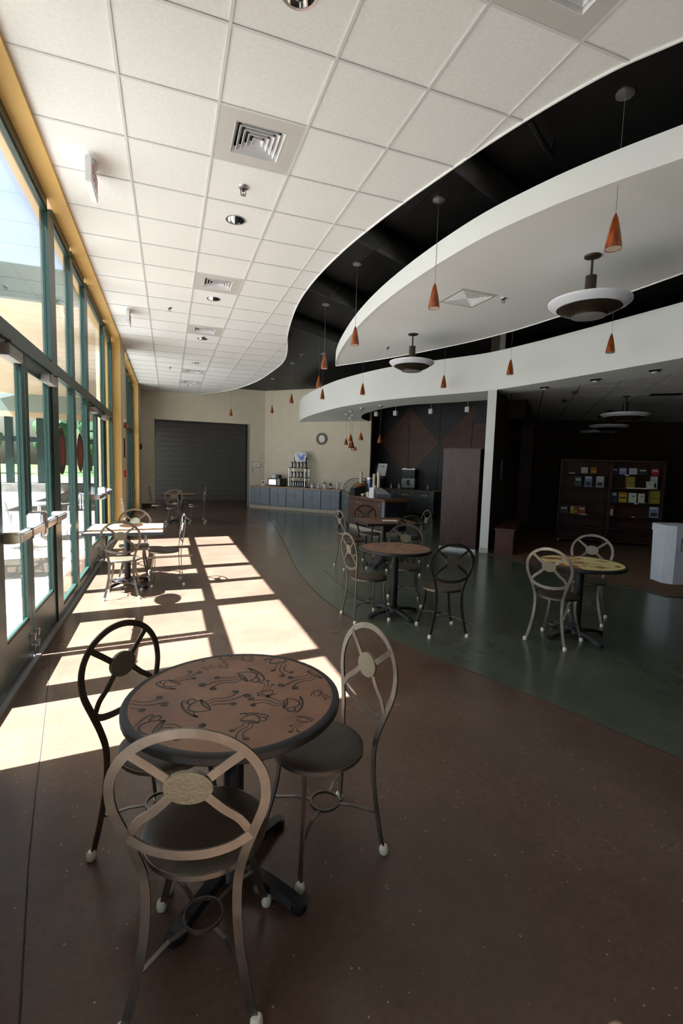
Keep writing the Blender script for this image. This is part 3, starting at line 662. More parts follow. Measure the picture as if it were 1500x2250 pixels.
# ------------------------------------------------------------------ chairs
ch0 = thing('bistro_chair', 'x', 'chair', (0, 0, 0), 0)
def yb(z):    # back plane leans back above the seat
    return -.17-max(0, z-.45)*.13 if z > .36 else -.17-(.36-z)**1.5*.12
left = [(-.187, .0), (-.168, .07), (-.150, .155), (-.133, .26), (-.126, .36), (-.130, .45), (-.148, .53), (-.172, .60), (-.193, .67)]
arc = [(.205*math.cos(a), .735+.175*math.sin(a)) for a in [PI*(1-k/12) for k in range(13)]]
prof = left[:-1]+[(-.200, .68)]+arc+[(.200, .68)]+[(-x, z) for x, z in left[:-1][::-1]]
pts = spline([(x, yb(z), z) for x, z in prof], 4)
MB().bar(pts, .026, .007, lambda i: (pts[i].x if abs(pts[i].x) > .02 else .02*(1 if pts[i].x >= 0 else -1), 0, (pts[i].z-.71)*1.1) if pts[i].z > .71 else (1 if pts[i].x > 0 else -1, 0, 0), smooth=True).build('back_frame', m_steel, ch0)
for sx in (-1, 1):
    a = [(sx*.05, .768), (sx*.095, .806), (sx*.150, .85)]; MB().bar([(x, yb(z)+.001, z) for x, z in a], .024, .006, (-sx*.6, 0, .8)).build('spoke', m_steel, ch0)
    a = spline([(sx*.045, .72), (sx*.09, .675), (sx*.135, .64), (sx*.163, .598)], 4); MB().bar([(p.x, yb(p.y)+.001, p.y) for p in a], .024, .006, (sx*.6, 0, .8)).build('spoke', m_steel, ch0)
vs = MB(); n_ = 28
ring = [(.066*math.cos(2*PI*k/n_), .050*math.sin(2*PI*k/n_)+.745) for k in range(n_)]
v_ = [(x, yb(z)+.007, z) for x, z in ring]+[(x, yb(z)-.006, z) for x, z in ring]
vs.add(v_, [tuple(range(n_)), tuple(range(2*n_-1, n_-1, -1))]+[(i, (i+1) % n_, n_+(i+1) % n_, n_+i) for i in range(n_)]); vs.build('medallion', m_medal, ch0)
a = spline([(-.166, .592), (-.12, .566), (-.06, .551), (0, .547), (.06, .551), (.12, .566), (.166, .592)], 3)
MB().bar([(p.x, yb(p.y)-.022*(1-(p.x/.166)**2), p.y) for p in a], .027, .006, (0, 0, 1), smooth=True).build('cross_rail', m_steel, ch0)
sq = lambda a, r: (r*abs(math.cos(a))**.9*math.copysign(1, math.cos(a)), r*abs(math.sin(a))**.9*math.copysign(1, math.sin(a)))
seat = MB().lathe([(.0001, .456), (.12, .457), (.175, .455), (.190, .447), (.191, .436), (.183, .432), (.0001, .432)], 36, (0, .03, 0)).build('seat', m_seat, ch0)
MB().lathe([(.186, .446), (.193, .444), (.193, .428), (.186, .428), (.186, .446)], 36, (0, .03, 0)).build('seat_rim', m_steel, seat)
for sx in (-1, 1):
    a = spline([(sx*.130, .155, .43), (sx*.122, .150, .34), (sx*.130, .155, .25), (sx*.150, .168, .15), (sx*.172, .183, .06), (sx*.187, .192, .0)], 4)
    MB().bar(a, .024, .007, (1, 0, 0), smooth=True).build('leg', m_steel, ch0)
    for yy in (-.19, .192): MB().lathe([(.0001, .0), (.017, .0), (.019, .008), (.018, .026), (.012, .034), (.0001, .034)], 14, (sx*.187, yy if yy > 0 else yb(0)+.0, 0)).build('foot_cap', m_cap, ch0)
    for (tx, ty) in ((sx*.148, .167), (sx*.151, yb(.16))):
        d = math.hypot(tx, ty+.01); MB().bar([(tx*.06/d*1.0, -.01+(ty+.01)*.06/d, .172), (tx*.55, (ty)*.55, .178), (tx, ty, .16)], .014, .005, (-ty, tx, 0)).build('stretcher', m_steel, ch0)
MB().bar([(.06*math.cos(2*PI*k/24), -.01+.06*math.sin(2*PI*k/24), .172) for k in range(24)], .012, .006, (0, 0, 1), closed=True, smooth=True).build('stretcher_ring', m_steel, ch0)
used = [False]
def chair(cx, cy, fx, fy, label, group):
    rz = math.atan2(-fx, fy)
    if not used[0]:
        used[0] = True; ch0.location = (cx, cy, 0); ch0.rotation_euler.z = rz; ch0['label'] = label; ch0['group'] = group; return ch0
    return dup(ch0, (cx, cy, 0), rz, label, group)
Z = .0025
GA = 'bistro chairs round the nearest table'
chair(.10, 1.463, .097, .359, 'nearest bistro chair, back to the camera, at the near round table', GA)
chair(.615, 1.83, -.98, -.18, 'silvery bistro chair right of the nearest round table', GA)
chair(-.03, 2.03, .76, -.65, 'dark looking bistro chair left of the nearest round table, against the sunlit floor', GA)
GB = 'bistro chairs round the middle round table'
chair(2.545, 4.02, .07, .37, 'bistro chair right and in front of the middle round table', GB).location.z = Z
chair(1.974, 4.615, .39, 0.01, 'bistro chair left of the middle round table', GB).location.z = Z
chair(2.654, 5.03, -.41, -.9, 'bistro chair behind the middle round table, pale medallion towards the camera', GB).location.z = Z
GC = 'bistro chairs round the square wooden table'
chair(2.73, 7.04, 1, .07, 'bistro chair left of the square table beside the serving counter', GC).location.z = Z
chair(3.36, 6.45, .05, 1, 'dark bistro chair in front of the square table, behind the middle round one', GC).location.z = Z
chair(3.84, 7.03, -1, .12, 'bistro chair right of the square table, seen on its edge', GC).location.z = Z
chair(3.33, 7.72, 0, -1, 'bistro chair behind the square table, before the brown counter doors', GC).location.z = Z
GD = 'bistro chairs at the yellow table'
chair(3.464, 3.50, .34, .15, 'bistro chair left of the yellow topped table', GD).location.z = Z
chair(4.32, 3.94, -.31, -.23, 'bistro chair behind the yellow topped table', GD).location.z = Z
GE = 'bistro chairs at the sunlit window table'
chair(-.51, 6.12, 0.02, 1, 'sunlit bistro chair in front of the square window table', GE)
chair(-.03, 6.63, -1, -.1, 'bistro chair right of the sunlit square window table', GE)
chair(-.45, 7.14, 0, -1, 'bistro chair behind the sunlit square window table', GE)
chair(-.56, 9.4, 1, .18, 'bistro chair alone by the glass wall, seen on its edge', 'bistro chair by the glass')
GF = 'bistro chairs at the farthest table'
chair(-.25, 13.5, 1, -.1, 'bistro chair left of the farthest square table', GF)
chair(.14, 12.62, .1, 1, 'bistro chair in front of the farthest square table', GF)
chair(.72, 13.2, -1, .15, 'bistro chair right of the farthest square table', GF)
chair(.74, 13.75, -1, -.1, 'second bistro chair on the right of the farthest square table', GF)
chair(.3, 14.2, 0, -1, 'bistro chair behind the farthest square table', GF)

# ------------------------------------------------------------------ tables
def table_base(t, R=.30, rz=0, ztop=.70):
    MB().cyl((0, 0, .05), (0, 0, ztop), .038, seg=20).build('column', m_iron, t)
    MB().lathe([(.0001, .045), (.085, .045), (.075, .075), (.045, .10), (.0001, .10)], 20).build('hub', m_iron, t)
    for k in range(4):
        a = rz+k*PI/2; c, s = math.cos(a), math.sin(a)
        path = [(c*r, s*r, z) for r, z in ((.03, .068), (.12, .060), (.20, .048), (.27, .034), (R, .024))]
        m = MB(); prof = [(-.03, -.012), (-.022, .012), (.022, .012), (.03, -.012)]
        m.sweep(path, prof, (-s, c, 0)); m.lathe([(.0001, .034), (.03, .032), (.033, .014), (.026, 0), (.0001, 0)], 14, (c*R, s*R, 0)); m.build('foot', m_iron, t)
    MB().box(-.18, -.03, ztop, .18, .03, ztop+.015).box(-.03, -.18, ztop, .03, .18, ztop+.015).build('top_bracket', m_iron, t)
def motif():
    L = []
    # cup seen from the side: rim ellipse, body, handle, saucer; steam grows towards +x
    L.append([(0, -.5), (-.06, -.25), (-.08, 0), (-.06, .25), (0, .5), (.06, .25), (.08, 0), (.06, -.25), (0, -.5)])
    L.append([(0, .5), (-.25, .46), (-.5, .34), (-.66, .15), (-.7, 0), (-.66, -.15), (-.5, -.34), (-.25, -.46), (0, -.5)])
    L.append([(-.2, .5), (-.22, .72), (-.36, .78), (-.52, .66), (-.54, .46), (-.48, .36)])
    L.append([(-.62, -.3), (-.7, -.62), (-.6, -.74), (-.74, -.5), (-.84, -.1), (-.84, .3), (-.76, .66), (-.62, .84), (-.58, .72)])
    def curl(pts, r, sgn):
        x, y = pts[-1]; out = list(pts)
        for k in range(1, 15):
            a = k*.62; rr = r*(1-k/18); out.append((x+rr*math.sin(a), y+sgn*(r-rr*math.cos(a))))
        return out
    L.append(curl([(.15, .22), (.5, .30), (.8, .12), (1.15, .06), (1.5, .22)], .13, 1))
    L.append(curl([(.15, 0), (.45, .06), (.8, -.14), (1.2, -.22), (1.75, -.12)], .15, -1))
    L.append(curl([(.15, -.22), (.42, -.22), (.68, -.4), (.95, -.46)], .12, -1))
    return L
MOT = motif()
def print_motifs(t, lst, R, z, clipfun):
    for (cx, cy, tx, ty, s) in lst:
        m = MB()
        d = math.hypot(tx-cx, ty-cy); ux, uy = (tx-cx)/d, (ty-cy)/d; k = s
        for st_ in MOT:
            P = [(cx+k*(p.x*ux-p.y*uy), cy+k*(p.x*uy+p.y*ux)) for p in spline([Vector((a, b)) for a, b in st_], 3)]
            run = []
            for p in P+[None]:
                if p is not None and clipfun(p): run.append((p[0], p[1], z))
                else:
                    if len(run) > 2:
                        w = max(.0034, .11*k)
                        nrm = []
                        for i in range(len(run)):
                            a = Vector(run[max(i-1, 0)]); b = Vector(run[min(i+1, len(run)-1)]); dd = (b-a); dd.normalize(); nrm.append(Vector((-dd.y, dd.x, 0)))
                        vs = []
                        for i, q in enumerate(run):
                            ww = w*(.45+.55*math.sin(PI*(i+.5)/len(run)))/2
                            vs += [Vector(q)+nrm[i]*ww, Vector(q)-nrm[i]*ww]
                        m.add(vs, [(2*i, 2*i+1, 2*i+3, 2*i+2) for i in range(len(run)-1)])
                    run = []
        if m.v: m.build('printed_cup', m_ink, t)
def round_table(x, y, rz, R, mt, label, grp, motifs=None, z=0.0):
    t = thing('cafe_table', label, 'table', (x, y, z), 0, grp)
    MB().lathe([(.0001, .742), (R-.026, .742), (R-.026, .722), (.0001, .722)], 56).build('tabletop', mt, t)
    MB().lathe([(R-.026, .7425), (R-.008, .743), (R, .737), (R, .716), (R-.008, .708), (R-.03, .708), (R-.03, .722), (R-.026, .7425)], 56).build('edge_band', m_rubber, t)
    table_base(t, .30, rz)
    if motifs: print_motifs(t, motifs, R, .7424, lambda p: math.hypot(p[0], p[1]) < R-.028)
    return t
# print positions measured on the nearest table (table centre .232,1.762)
MP = [[(0.019, 1.927, 0.106, 2.003, 0.066), (0.279, 1.896, 0.124, 1.849, 0.09), (0.121, 1.707, 0.266, 1.755, 0.087), (0.398, 1.638, 0.278, 1.687, 0.074), (0.253, 1.549, 0.199, 1.446, 0.066), (0.421, 1.499, 0.379, 1.444, 0.04), (0.538, 1.667, 0.582, 1.618, 0.038), (0.567, 1.835, 0.427, 1.761, 0.09), (0.451, 1.998, 0.456, 1.868, 0.074), (0.307, 2.089, 0.212, 2.096, 0.054), (0.352, 1.752, 0.36, 1.836, 0.048), (0.205, 2.03, 0.139, 2.021, 0.038), (-0.174, 1.788, 0.002, 1.776, 0.09), (-0.036, 1.597, 0.146, 1.514, 0.09), (0.085, 2.172, 0.149, 2.113, 0.05)]]
TC = (.230, 1.760)
near_m = [(a-TC[0], b-TC[1], c-TC[0], d-TC[1], s) for a, b, c, d, s in MP[0]]
round_table(TC[0], TC[1], .75, .395, m_top, 'nearest round cafe table with cup print and black edge', 'round cafe tables with brown cup print', near_m)
round_table(2.315, 4.63, .2, .39, m_top, 'middle round cafe table with brown cup print on the green floor', 'round cafe tables with brown cup print', [(-b, a, -d, c, s) for a, b, c, d, s in near_m], Z)
round_table(3.77, 3.53, -.05, .40, m_ytop, 'round cafe table with a yellow and rust printed top', 'yellow round table', None, Z)
def square_table(x, y, rz, w, d, mt, label, grp, z=0.0, brz=PI/4):
    t = thing('cafe_table', label, 'table', (x, y, z), rz, grp)
    MB().box(-w/2+.02, -d/2+.02, .716, w/2-.02, d/2-.02, .742).build('tabletop', mt, t)
    b = MB()
    for q in ((-w/2, -d/2, w/2, -d/2+.02), (-w/2, d/2-.02, w/2, d/2), (-w/2, -d/2+.02, -w/2+.02, d/2-.02), (w/2-.02, -d/2+.02, w/2, d/2-.02)): b.box(q[0], q[1], .708, q[2], q[3], .743)
    b.build('edge_band', m_rubber, t); table_base(t, .30, brz); return t
GS = 'square wooden cafe tables'
square_table(-.50, 6.64, 0, .90, .92, m_woodpale, 'square wooden cafe table in the sun by the glass wall', GS, 0, .8)
square_table(3.30, 7.06, -.05, .88, .88, m_wood, 'square wooden cafe table on the green floor before the counter', GS, Z)
square_table(.26, 13.5, 0, .86, .9, m_wood, 'farthest square wooden cafe table before the wide opening', GS)
tag(MB().obox((3.25, 6.98), (.97, -.24), (.24, .97), 0, 0, .7455, .24, .10, .757).build('napkin', m_paper), 'folded white paper napkin on the square table', 'napkin')

# ------------------------------------------------------------------ blue base cabinets
SC = [0, .86, 1.54, 2.24, 2.92, 3.62]
oc = (2.80, 17.59)
def C(a, b): return (oc[0]+u45[0]*a+n45[0]*b, oc[1]+u45[1]*a+n45[1]*b)
rz45 = -PI/4
for k in range(5):
    a0_, a1_ = SC[k]+.008, SC[k+1]-.008; w = a1_-a0_
    t = thing('base_cabinet', 'slate blue base cabinet, %s' % ['first from the left, under the microwave', 'second from the left, before the cup display', 'third from the left, under the cup display', 'fourth from the left, under the jars', 'fifth from the left, beside the pastry case'][k], 'cabinet', (*C(a0_, 0), 0), rz45, 'blue base cabinets along the angled wall')
    MB().box(0, .02, .115, w, .37 if k == 0 else .575, .775).build('body', m_slate, t)
    g = .004
    for s in (0, 1):
        x0 = s*w/2+g; x1 = (s+1)*w/2-g
        d = MB().bbox(x0, 0, .125, x1, .02, .615, .003).build('door', m_slate, t)
        xh = w/2-.05 if s == 0 else w/2+.05
        MB().tube([(xh, 0, .46), (xh, -.028, .47), (xh, -.03, .515), (xh, -.028, .56), (xh, 0, .57)], .005, 6).build('handle', m_pull, d)
        dr = MB().bbox(x0, 0, .625, x1, .02, .765, .003).build('drawer', m_slate, t)
        MB().tube([((x0+x1)/2-.03, 0, .70), ((x0+x1)/2-.025, -.025, .70), ((x0+x1)/2+.025, -.025, .70), ((x0+x1)/2+.03, 0, .70)], .004, 6).build('handle', m_pull, dr)
tag(MB().prism([C(-.01, -.005), C(3.66, -.005), C(3.66, .595), C(.36, .595), C(.27, .60), C(-.01, .38)], .775, .815).build('worktop', m_woodpale), 'long brown worktop on the slate blue cabinets', 'worktop')
st(MB().obox(oc, u45, n45, 0, -.01, 0, 3.62, .03, .112).build('baseboard_counter', m_kick), 'beige kick board under the blue cabinets')
CT = .815
def on_counter(a, b, z=CT): return (*C(a, b), z)
# things on the blue counter (a along the front, b depth)
t = thing('table_card', 'white standing card with a round mark, left end of the blue counter', 'sign', on_counter(.42, .20), rz45+.25)
MB().hexa([(-.07, -.01, 0), (.07, -.01, 0), (.07, .0, 0), (-.07, .0, 0), (-.07, .05, .20), (.07, .05, .20), (.07, .06, .20), (-.07, .06, .20)]).build('card', m_paper, t)
MB().hexa([(-.06, .10, 0), (.06, .10, 0), (.06, .11, 0), (-.06, .11, 0), (-.06, .05, .19), (.06, .05, .19), (.06, .06, .19), (-.06, .06, .19)]).build('back_leaf', m_wicker, t)
MB().cyl((0, .0125, .11), (0, .0205, .113), .04, seg=20).build('round_mark', m_brownpr, t)
MB().hexa([(-.045, -.004, .04), (.045, -.004, .04), (.045, 0, .04), (-.045, 0, .04), (-.045, .002, .055), (.045, .002, .055), (.045, .006, .055), (-.045, .006, .055)]).build('text_line', m_brownpr, t)
t = thing('microwave_oven', 'black microwave oven with a grey keypad on the blue counter', 'microwave', on_counter(.70, .10), rz45)
MB().bbox(0, .02, .012, .52, .42, .285, .008).build('body', m_blackpl, t)
d = MB().bbox(.005, .0, .02, .39, .02, .28, .005).build('door', m_blackpl, t); MB().box(.05, -.003, .06, .34, .0, .24).build('window', m_silver, d)
MB().bbox(.395, 0, .02, .515, .02, .28, .004).build('control_panel', m_blackpl, t)
kp = MB()
for r in range(5):
    for c in range(3): kp.box(.41+c*.032, -.004, .06+r*.034, .434+c*.032, 0, .085+r*.034)
kp.box(.41, -.004, .24, .5, 0, .268); kp.build('keypad', m_grey, t)
for xx in (.04, .46): MB().cyl((xx, .08, 0), (xx, .08, .014), .015, seg=10).build('foot', m_blackpl, t)
t = thing('napkin_box', 'small black box with a white front standing on the microwave', 'box', (*C(.80, .18), CT+.285), rz45)
MB().bbox(0, 0, 0, .30, .2, .135, .006).build('body', m_blackpl, t); MB().box(.0, -.004, .005, .17, 0, .13).build('front_label', m_paper, t)
tag(MB().cyl((*C(.72, .25), CT+.285), (*C(.72, .25), CT+.38), .022, seg=12).build('paper_cup', m_paper), 'small white paper cup on the microwave', 'cup')
# tumbler display
t = thing('display_rack', 'three tier tumbler display stand with a white header sign', 'display stand', on_counter(1.58, .08), rz45)
for z0 in (.0, .325, .66): MB().bbox(-.02, 0, z0, .68 if z0 < .6 else .66, .32, z0+.03, .004).build('shelf', m_blackpl, t)
for xx in (0, .65):
    for yy in (.01, .30): MB().box(xx-.008, yy-.008, .03, xx+.008, yy+.008, .66).build('post', m_alu, t)
hd = MB().bbox(.10, .20, .92, .58, .225, 1.22, .03).build('header_sign', m_white, t)
MB().box(.20, .196, .95, .54, .2, 1.19).build('picture', mat('blue_cloud_print', rgb(70, 110, 190), .5, noise=(rgb(225, 230, 240), 7, 5)), hd)
for xx in (.11, .57): MB().box(xx-.012, .19, .66, xx+.012, .26, 1.06).build('bracket', m_blackpl, t)
tm = None
for r, (z0, n) in enumerate(((.69, 5), (.355, 5), (.03, 7))):
    for k in range(n):
        a = 1.58+.07+k*(.54/(n-1) if n > 1 else 0)
        tt = thing('tumbler', 'navy tumbler, %s from left on the %s shelf of the display' % (ORD[k], ['top', 'middle', 'bottom'][r]), 'tumbler', (*C(a, .19), CT+z0+.0005), rz45, 'navy tumblers on the display stand')
        if tm is None:
            tm = (MB().lathe([(.0001, 0), (.028, 0), (.036, .1), (.037, .17), (.0001, .17)], 16).mesh('body', m_navy),
                  MB().lathe([(.0001, .17), (.038, .17), (.036, .19), (.015, .2), (.0001, .2)], 16).mesh('lid', m_blackpl),
                  MB().box(-.012, -.04, .03, .012, -.033, .15).mesh('stripe', m_white))
        for nm, me in zip(('body', 'lid', 'stripe'), tm): inst(nm, me, tt)
def jar(a, b, r, h, mm, lm, label, cat='jar', name='storage_jar', z=CT):
    t = thing(name, label, cat, on_counter(a, b, z), 0, 'jars and cups on the blue counter')
    MB().lathe([(.0001, 0), (r*.92, 0), (r, .01), (r, h*.62), (r*.6, h*.78), (r*.55, h*.84), (.0001, h*.84)], 18).build('body', mm, t)
    MB().lathe([(.0001, h*.84), (r*.64, h*.84), (r*.64, h), (.0001, h)], 18).build('lid', lm, t)
    MB().lathe([(r+.0008, h*.18), (r+.0015, h*.18), (r+.0015, h*.5), (r+.0008, h*.5)], 18).build('label_band', m_paper, t)
m_jarglass = mat('pale_blue_jar', rgb(170, 186, 206), .15)
jar(2.47, .20, .065, .21, m_jarglass, m_jarglass, 'big pale blue jar right of the tumbler display')
jar(2.72, .18, .05, .15, m_jarglass, m_alu, 'short glass jar, second right of the tumbler display')
jar(2.82, .36, .06, .27, mat('silver_canister', rgb(176, 172, 170), .3, metal=.6), m_alu, 'tall silver canister behind the short jar')
jar(2.99, .15, .055, .21, m_white, m_redpr, 'white jar with a dark red lid')
jar(3.13, .30, .055, .2, mat('brown_bottle', rgb(96, 76, 62), .3), m_brownpr, 'brown jar right of the white one')
tag(MB().lathe([(.0001, 0), (.035, 0), (.05, .24), (.046, .24), (.032, .01), (.0001, .01)], 20).build('cup_stack', m_paper, None, on_counter(3.40, .28)), 'stack of tall white paper cups right end of the blue counter', 'cups')
t = thing('table_card', 'small white card standing at the right end of the blue counter', 'sign', on_counter(3.50, .34), rz45)
MB().hexa([(0, 0, 0), (.2, 0, 0), (.2, .01, 0), (0, .01, 0), (0, .05, .14), (.2, .05, .14), (.2, .06, .14), (0, .06, .14)]).build('card', m_paper, t)
MB().box(.01, .09, 0, .19, .10, .1).build('back_leaf', m_blackpl, t)

# wall items
def on_wall(a, z, b=.0): return (o45[0]+u45[0]*a-n45[0]*b, o45[1]+u45[1]*a-n45[1]*b, z)
t = thing('wall_clock', 'round wall clock with a bronze rim and white face', 'clock', on_wall(2.385, 2.53), rz45)
seg = 36
def ydisc(r0, r1, y0, y1, nm, mm, par):
    pr = [(r1, y0), (r1, y1), (r0, y1), (r0, y0)] if r0 > 0 else None
    m = MB(); vs = []; fs = []
    for k in range(seg):
        c, s = math.cos(2*PI*k/seg), math.sin(2*PI*k/seg)
        vs += [(r1*c, y0, r1*s), (r1*c, y1, r1*s), (r0*c, y1, r0*s), (r0*c, y0, r0*s)]
    for k in range(seg):
        j = (k+1) % seg
        for q in range(4): fs.append((k*4+q, k*4+(q+1) % 4, j*4+(q+1) % 4, j*4+q))
    return m.add(vs, fs).build(nm, mm, par)
ydisc(.135, .205, -.045, 0, 'rim', m_bronze, t); f_ = ydisc(.001, .14, -.02, -.012, 'face', m_paper, t)
for k in range(12):
    a = k*PI/6; MB().obox((0, 0), (1, 0), (0, 1), math.sin(a)*.115-.006, -.0225, math.cos(a)*.115-.012, math.sin(a)*.115+.006, -.0202, math.cos(a)*.115+.012).build('hour_mark', m_blackpl, f_)
MB().bar([(0, -.024, 0), (.03, -.024, .055)], .008, .002, (0, 0, 1)).build('hour_hand', m_blackpl, t); MB().bar([(0, -.026, 0), (-.01, -.026, -.095)], .006, .002, (1, 0, 0)).build('minute_hand', m_blackpl, t)
for k, (a, lb) in enumerate(((.59, 'left white wall switch plate on the angled wall'), (.762, 'right white wall switch plate on the angled wall'))):
    t = thing('switch_plate', lb, 'switch', on_wall(a, 2.13), rz45, 'switch plates'); MB().bbox(-.035, -.008, -.06, .035, 0, .06, .003).build('plate', m_white, t); MB().box(-.008, -.014, -.015, .008, -.008, .015).build('toggle', m_white, t)
t = thing('alarm_strobe', 'small red fire alarm strobe on the angled wall', 'alarm', on_wall(3.61, 2.2), rz45); MB().bbox(-.075, -.05, -.06, .075, 0, .06, .006).build('housing', m_red, t); MB().bbox(-.03, -.065, -.03, .03, -.05, .03, .004).build('lens', m_white, t)
for k, a in enumerate((2.58, 3.3)):
    t = thing('wall_outlet', ['white outlet above the jars', 'white outlet above the right end of the blue counter'][k], 'outlet', on_wall(a, 1.22), rz45, 'outlets'); MB().bbox(-.035, -.006, -.055, .035, 0, .055, .002).build('plate', m_white, t); MB().box(-.012, -.008, .01, .012, -.006, .035).box(-.012, -.008, -.035, .012, -.006, -.01).build('socket', m_grey, t)
t = thing('notice_frame', 'pale framed notice on the back wall right of the opening', 'notice', (3.065, YB, 1.56)); MB().bbox(-.155, -.015, -.11, .155, 0, .11, .004).build('frame', m_alu, t); MB().box(-.135, -.018, -.09, .135, -.015, .09).build('sheet', m_paper, t); MB().cyl((0, -.0182, -.01), (0, -.0195, -.01), .035, seg=16).build('print', m_grey, t)
t = thing('thermostat', 'small thermostat below the framed notice', 'thermostat', (2.93, YB, 1.34)); MB().bbox(-.045, -.02, -.06, .045, 0, .06, .005).build('housing', m_grey, t); MB().box(-.025, -.022, .005, .025, -.02, .04).build('display', m_lens, t)
# items on the tan pier of the window wall
t = thing('fire_alarm_pull', 'small red alarm box on the tan pier', 'alarm', (XF, 10.95, 1.32)); MB().bbox(0, -.05, -.07, .045, .05, .07, .005).build('housing', m_red, t); MB().box(.045, -.03, -.02, .052, .03, .0).build('pull_bar', m_white, t)
t = thing('wall_plaque', 'narrow brown plaque on the tan pier', 'plaque', (XF, 11.05, 1.85)); MB().bbox(0, -.07, -.2, .02, .07, .2, .004).build('board', m_brownpr, t); MB().box(.02, -.05, -.17, .022, .05, .17).build('face', m_wood, t)
t = thing('horn_strobe', 'white and amber horn strobe high on the tan pier', 'alarm', (XF, 11.0, 2.32)); MB().bbox(0, -.09, .06, .05, .09, .12, .006).build('bracket', m_white, t); MB().lathe([(.0001, .06), (.03, .06), (.06, -.06), (.0001, -.06)], 16, (.06, 0, 0)).build('sounder', m_amber, t)
t = thing('horn_strobe', 'small dark red alarm beside the far yellow post', 'alarm', (XF, 17.1, 2.05)); MB().bbox(0, -.07, -.09, .06, .07, .09, .006).build('housing', m_redpr, t); MB().box(.06, -.03, -.03, .07, .03, .03).build('lens', m_amber, t)
t = thing('motion_sensor', 'tiny white sensor high on the tan back wall', 'sensor', (-.78, YB, 3.7)); MB().bbox(-.04, -.05, -.06, .04, 0, .06, .008).build('housing', m_white, t); MB().box(-.025, -.053, -.03, .025, -.05, .01).build('lens', m_grey, t)

# ------------------------------------------------------------------ pastry case
A_, B_ = Vector((5.34, 14.75)), Vector((4.62, 12.25))
du = (B_-A_); LC = du.length; du.normalize(); rzc = math.atan2(du.y, du.x)
t = thing('pastry_case', 'curved glass pastry case between the counters', 'display case', (A_.x, A_.y, 0), rzc)
# local: x along the front, +y away from the customers (front faces -y side)
MB().bbox(0, 0, .06, LC, .75, .80, .008).build('cabinet', m_slate, t)
MB().box(.02, .03, 0, LC-.02, .72, .06).build('plinth', m_blackpl, t)
MB().box(.05, -.006, .14, LC-.05, 0, .76).build('front_panel', m_stain, t)
for zz in (.32, .55): MB().box(.08, -.012, zz, LC-.08, -.006, zz+.02).build('trim_strip', m_pull, t)
arcp = [(.02+.0, .80)]+[(.45-.43*math.cos(a), .80+.42*math.sin(a)) for a in [PI/2*k/9 for k in range(10)]]+[(.72, 1.22)]
g = MB(); vs = []; 
for y_, z_ in arcp[1:]: vs += [(0, y_, z_), (LC, y_, z_)]
n = len(vs)//2; vs += [(x, y_+.006, z_-.006) for x, y_, z_ in vs]
fs = [(2*i, 2*i+1, 2*i+3, 2*i+2) for i in range(n-1)]+[(2*n+2*i, 2*n+2*i+2, 2*n+2*i+3, 2*n+2*i+1) for i in range(n-1)]
g.add(vs, fs, True).build('curved_glass', m_clear, t)
for xx in (0, LC):
    pl = [(y_, z_) for y_, z_ in arcp[1:]]+[(.72, .80)]
    vs = [(xx, a, b) for a, b in pl]+[(xx+.006*(1 if xx == 0 else -1), a, b) for a, b in pl]; n = len(pl)
    MB().add(vs, [tuple(range(n)), tuple(range(2*n-1, n-1, -1))]+[(i, (i+1) % n, n+(i+1) % n, n+i) for i in range(n)]).build('side_glass', m_clear, t)
    MB().tube([(xx, a, b) for a, b in arcp[1:]], .008, 6).build('glass_frame', m_blackpl, t)
MB().box(0, .70, .80, LC, .75, 1.24).build('rear_frame', m_blackpl, t)
MB().box(.03, .08, 1.0, LC-.03, .68, 1.008).build('glass_shelf', m_clear, t)
cnt = 0
for k in range(6):
    xq, yq, zq = .25+k*.38, .3, .8
    p = C(0, 0); wx = A_.x+math.cos(rzc)*xq-math.sin(rzc)*yq; wy = A_.y+math.sin(rzc)*xq+math.cos(rzc)*yq
    q = thing('pastry_tray', 'small tray of pastries inside the glass case, %s from its far end' % ORD[k], 'tray', (wx, wy, .8005), rzc, 'pastry trays in the case')
    MB().bbox(-.13, -.1, 0, .13, .1, .02, .004).build('tray', m_alu, q)
    for (i, j) in ((-1, -1), (1, -1), (-1, 1), (1, 1)): MB().lathe([(.0001, .02), (.04, .02), (.045, .045), (.02, .07), (.0001, .07)], 12, (i*.06, j*.05, 0)).build('pastry', m_wicker, q)

# ------------------------------------------------------------------ serving counter
sv_o = (4.69, 10.04); sv_u = Vector((4.50-4.69, 11.87-10.04)).normalized(); sv_n = Vector((sv_u.y, -sv_u.x))   # u along the front going away, n into the counter (to the right)
rzs = math.atan2(sv_u.y, sv_u.x)
t = thing('serving_counter', 'dark serving counter with brown doors and a wooden top', 'counter', (sv_o[0], sv_o[1], 0), rzs)
LS = 1.84; DS = -.62      # local y negative = into the counter
MB().box(0, DS, .10, LS, -.02, .80).build('body', m_blackpanel, t)
MB().box(-.012, DS, .0, LS, -.03, .10).build('kick_board', m_kick, t)
MB().bbox(-.03, DS-.02, .80, LS+.02, .02, .86, .012).build('countertop', m_wood, t)
MB().box(0, -.03, .10, .13, .004, .80).build('corner_post', m_slate, t)
for k in range(3):
    x0 = .15+k*.565; d = MB().bbox(x0, -.02, .12, x0+.555, 0, .765, .004).build('door', m_brown, t)
    MB().lathe([(.0001, 0), (.012, 0), (.014, .012), (.0001, .018)], 10).build('knob', m_pull, d).matrix_local = Matrix.Translation((x0+(.07 if k != 1 else .48), 0, .70)) @ Matrix.Rotation(-PI/2, 4, 'X')
def SV(a, b, z=.86):   # a along from the near corner, b into counter
    return (sv_o[0]+sv_u.x*a+sv_n.x*b, sv_o[1]+sv_u.y*a+sv_n.y*b, z)
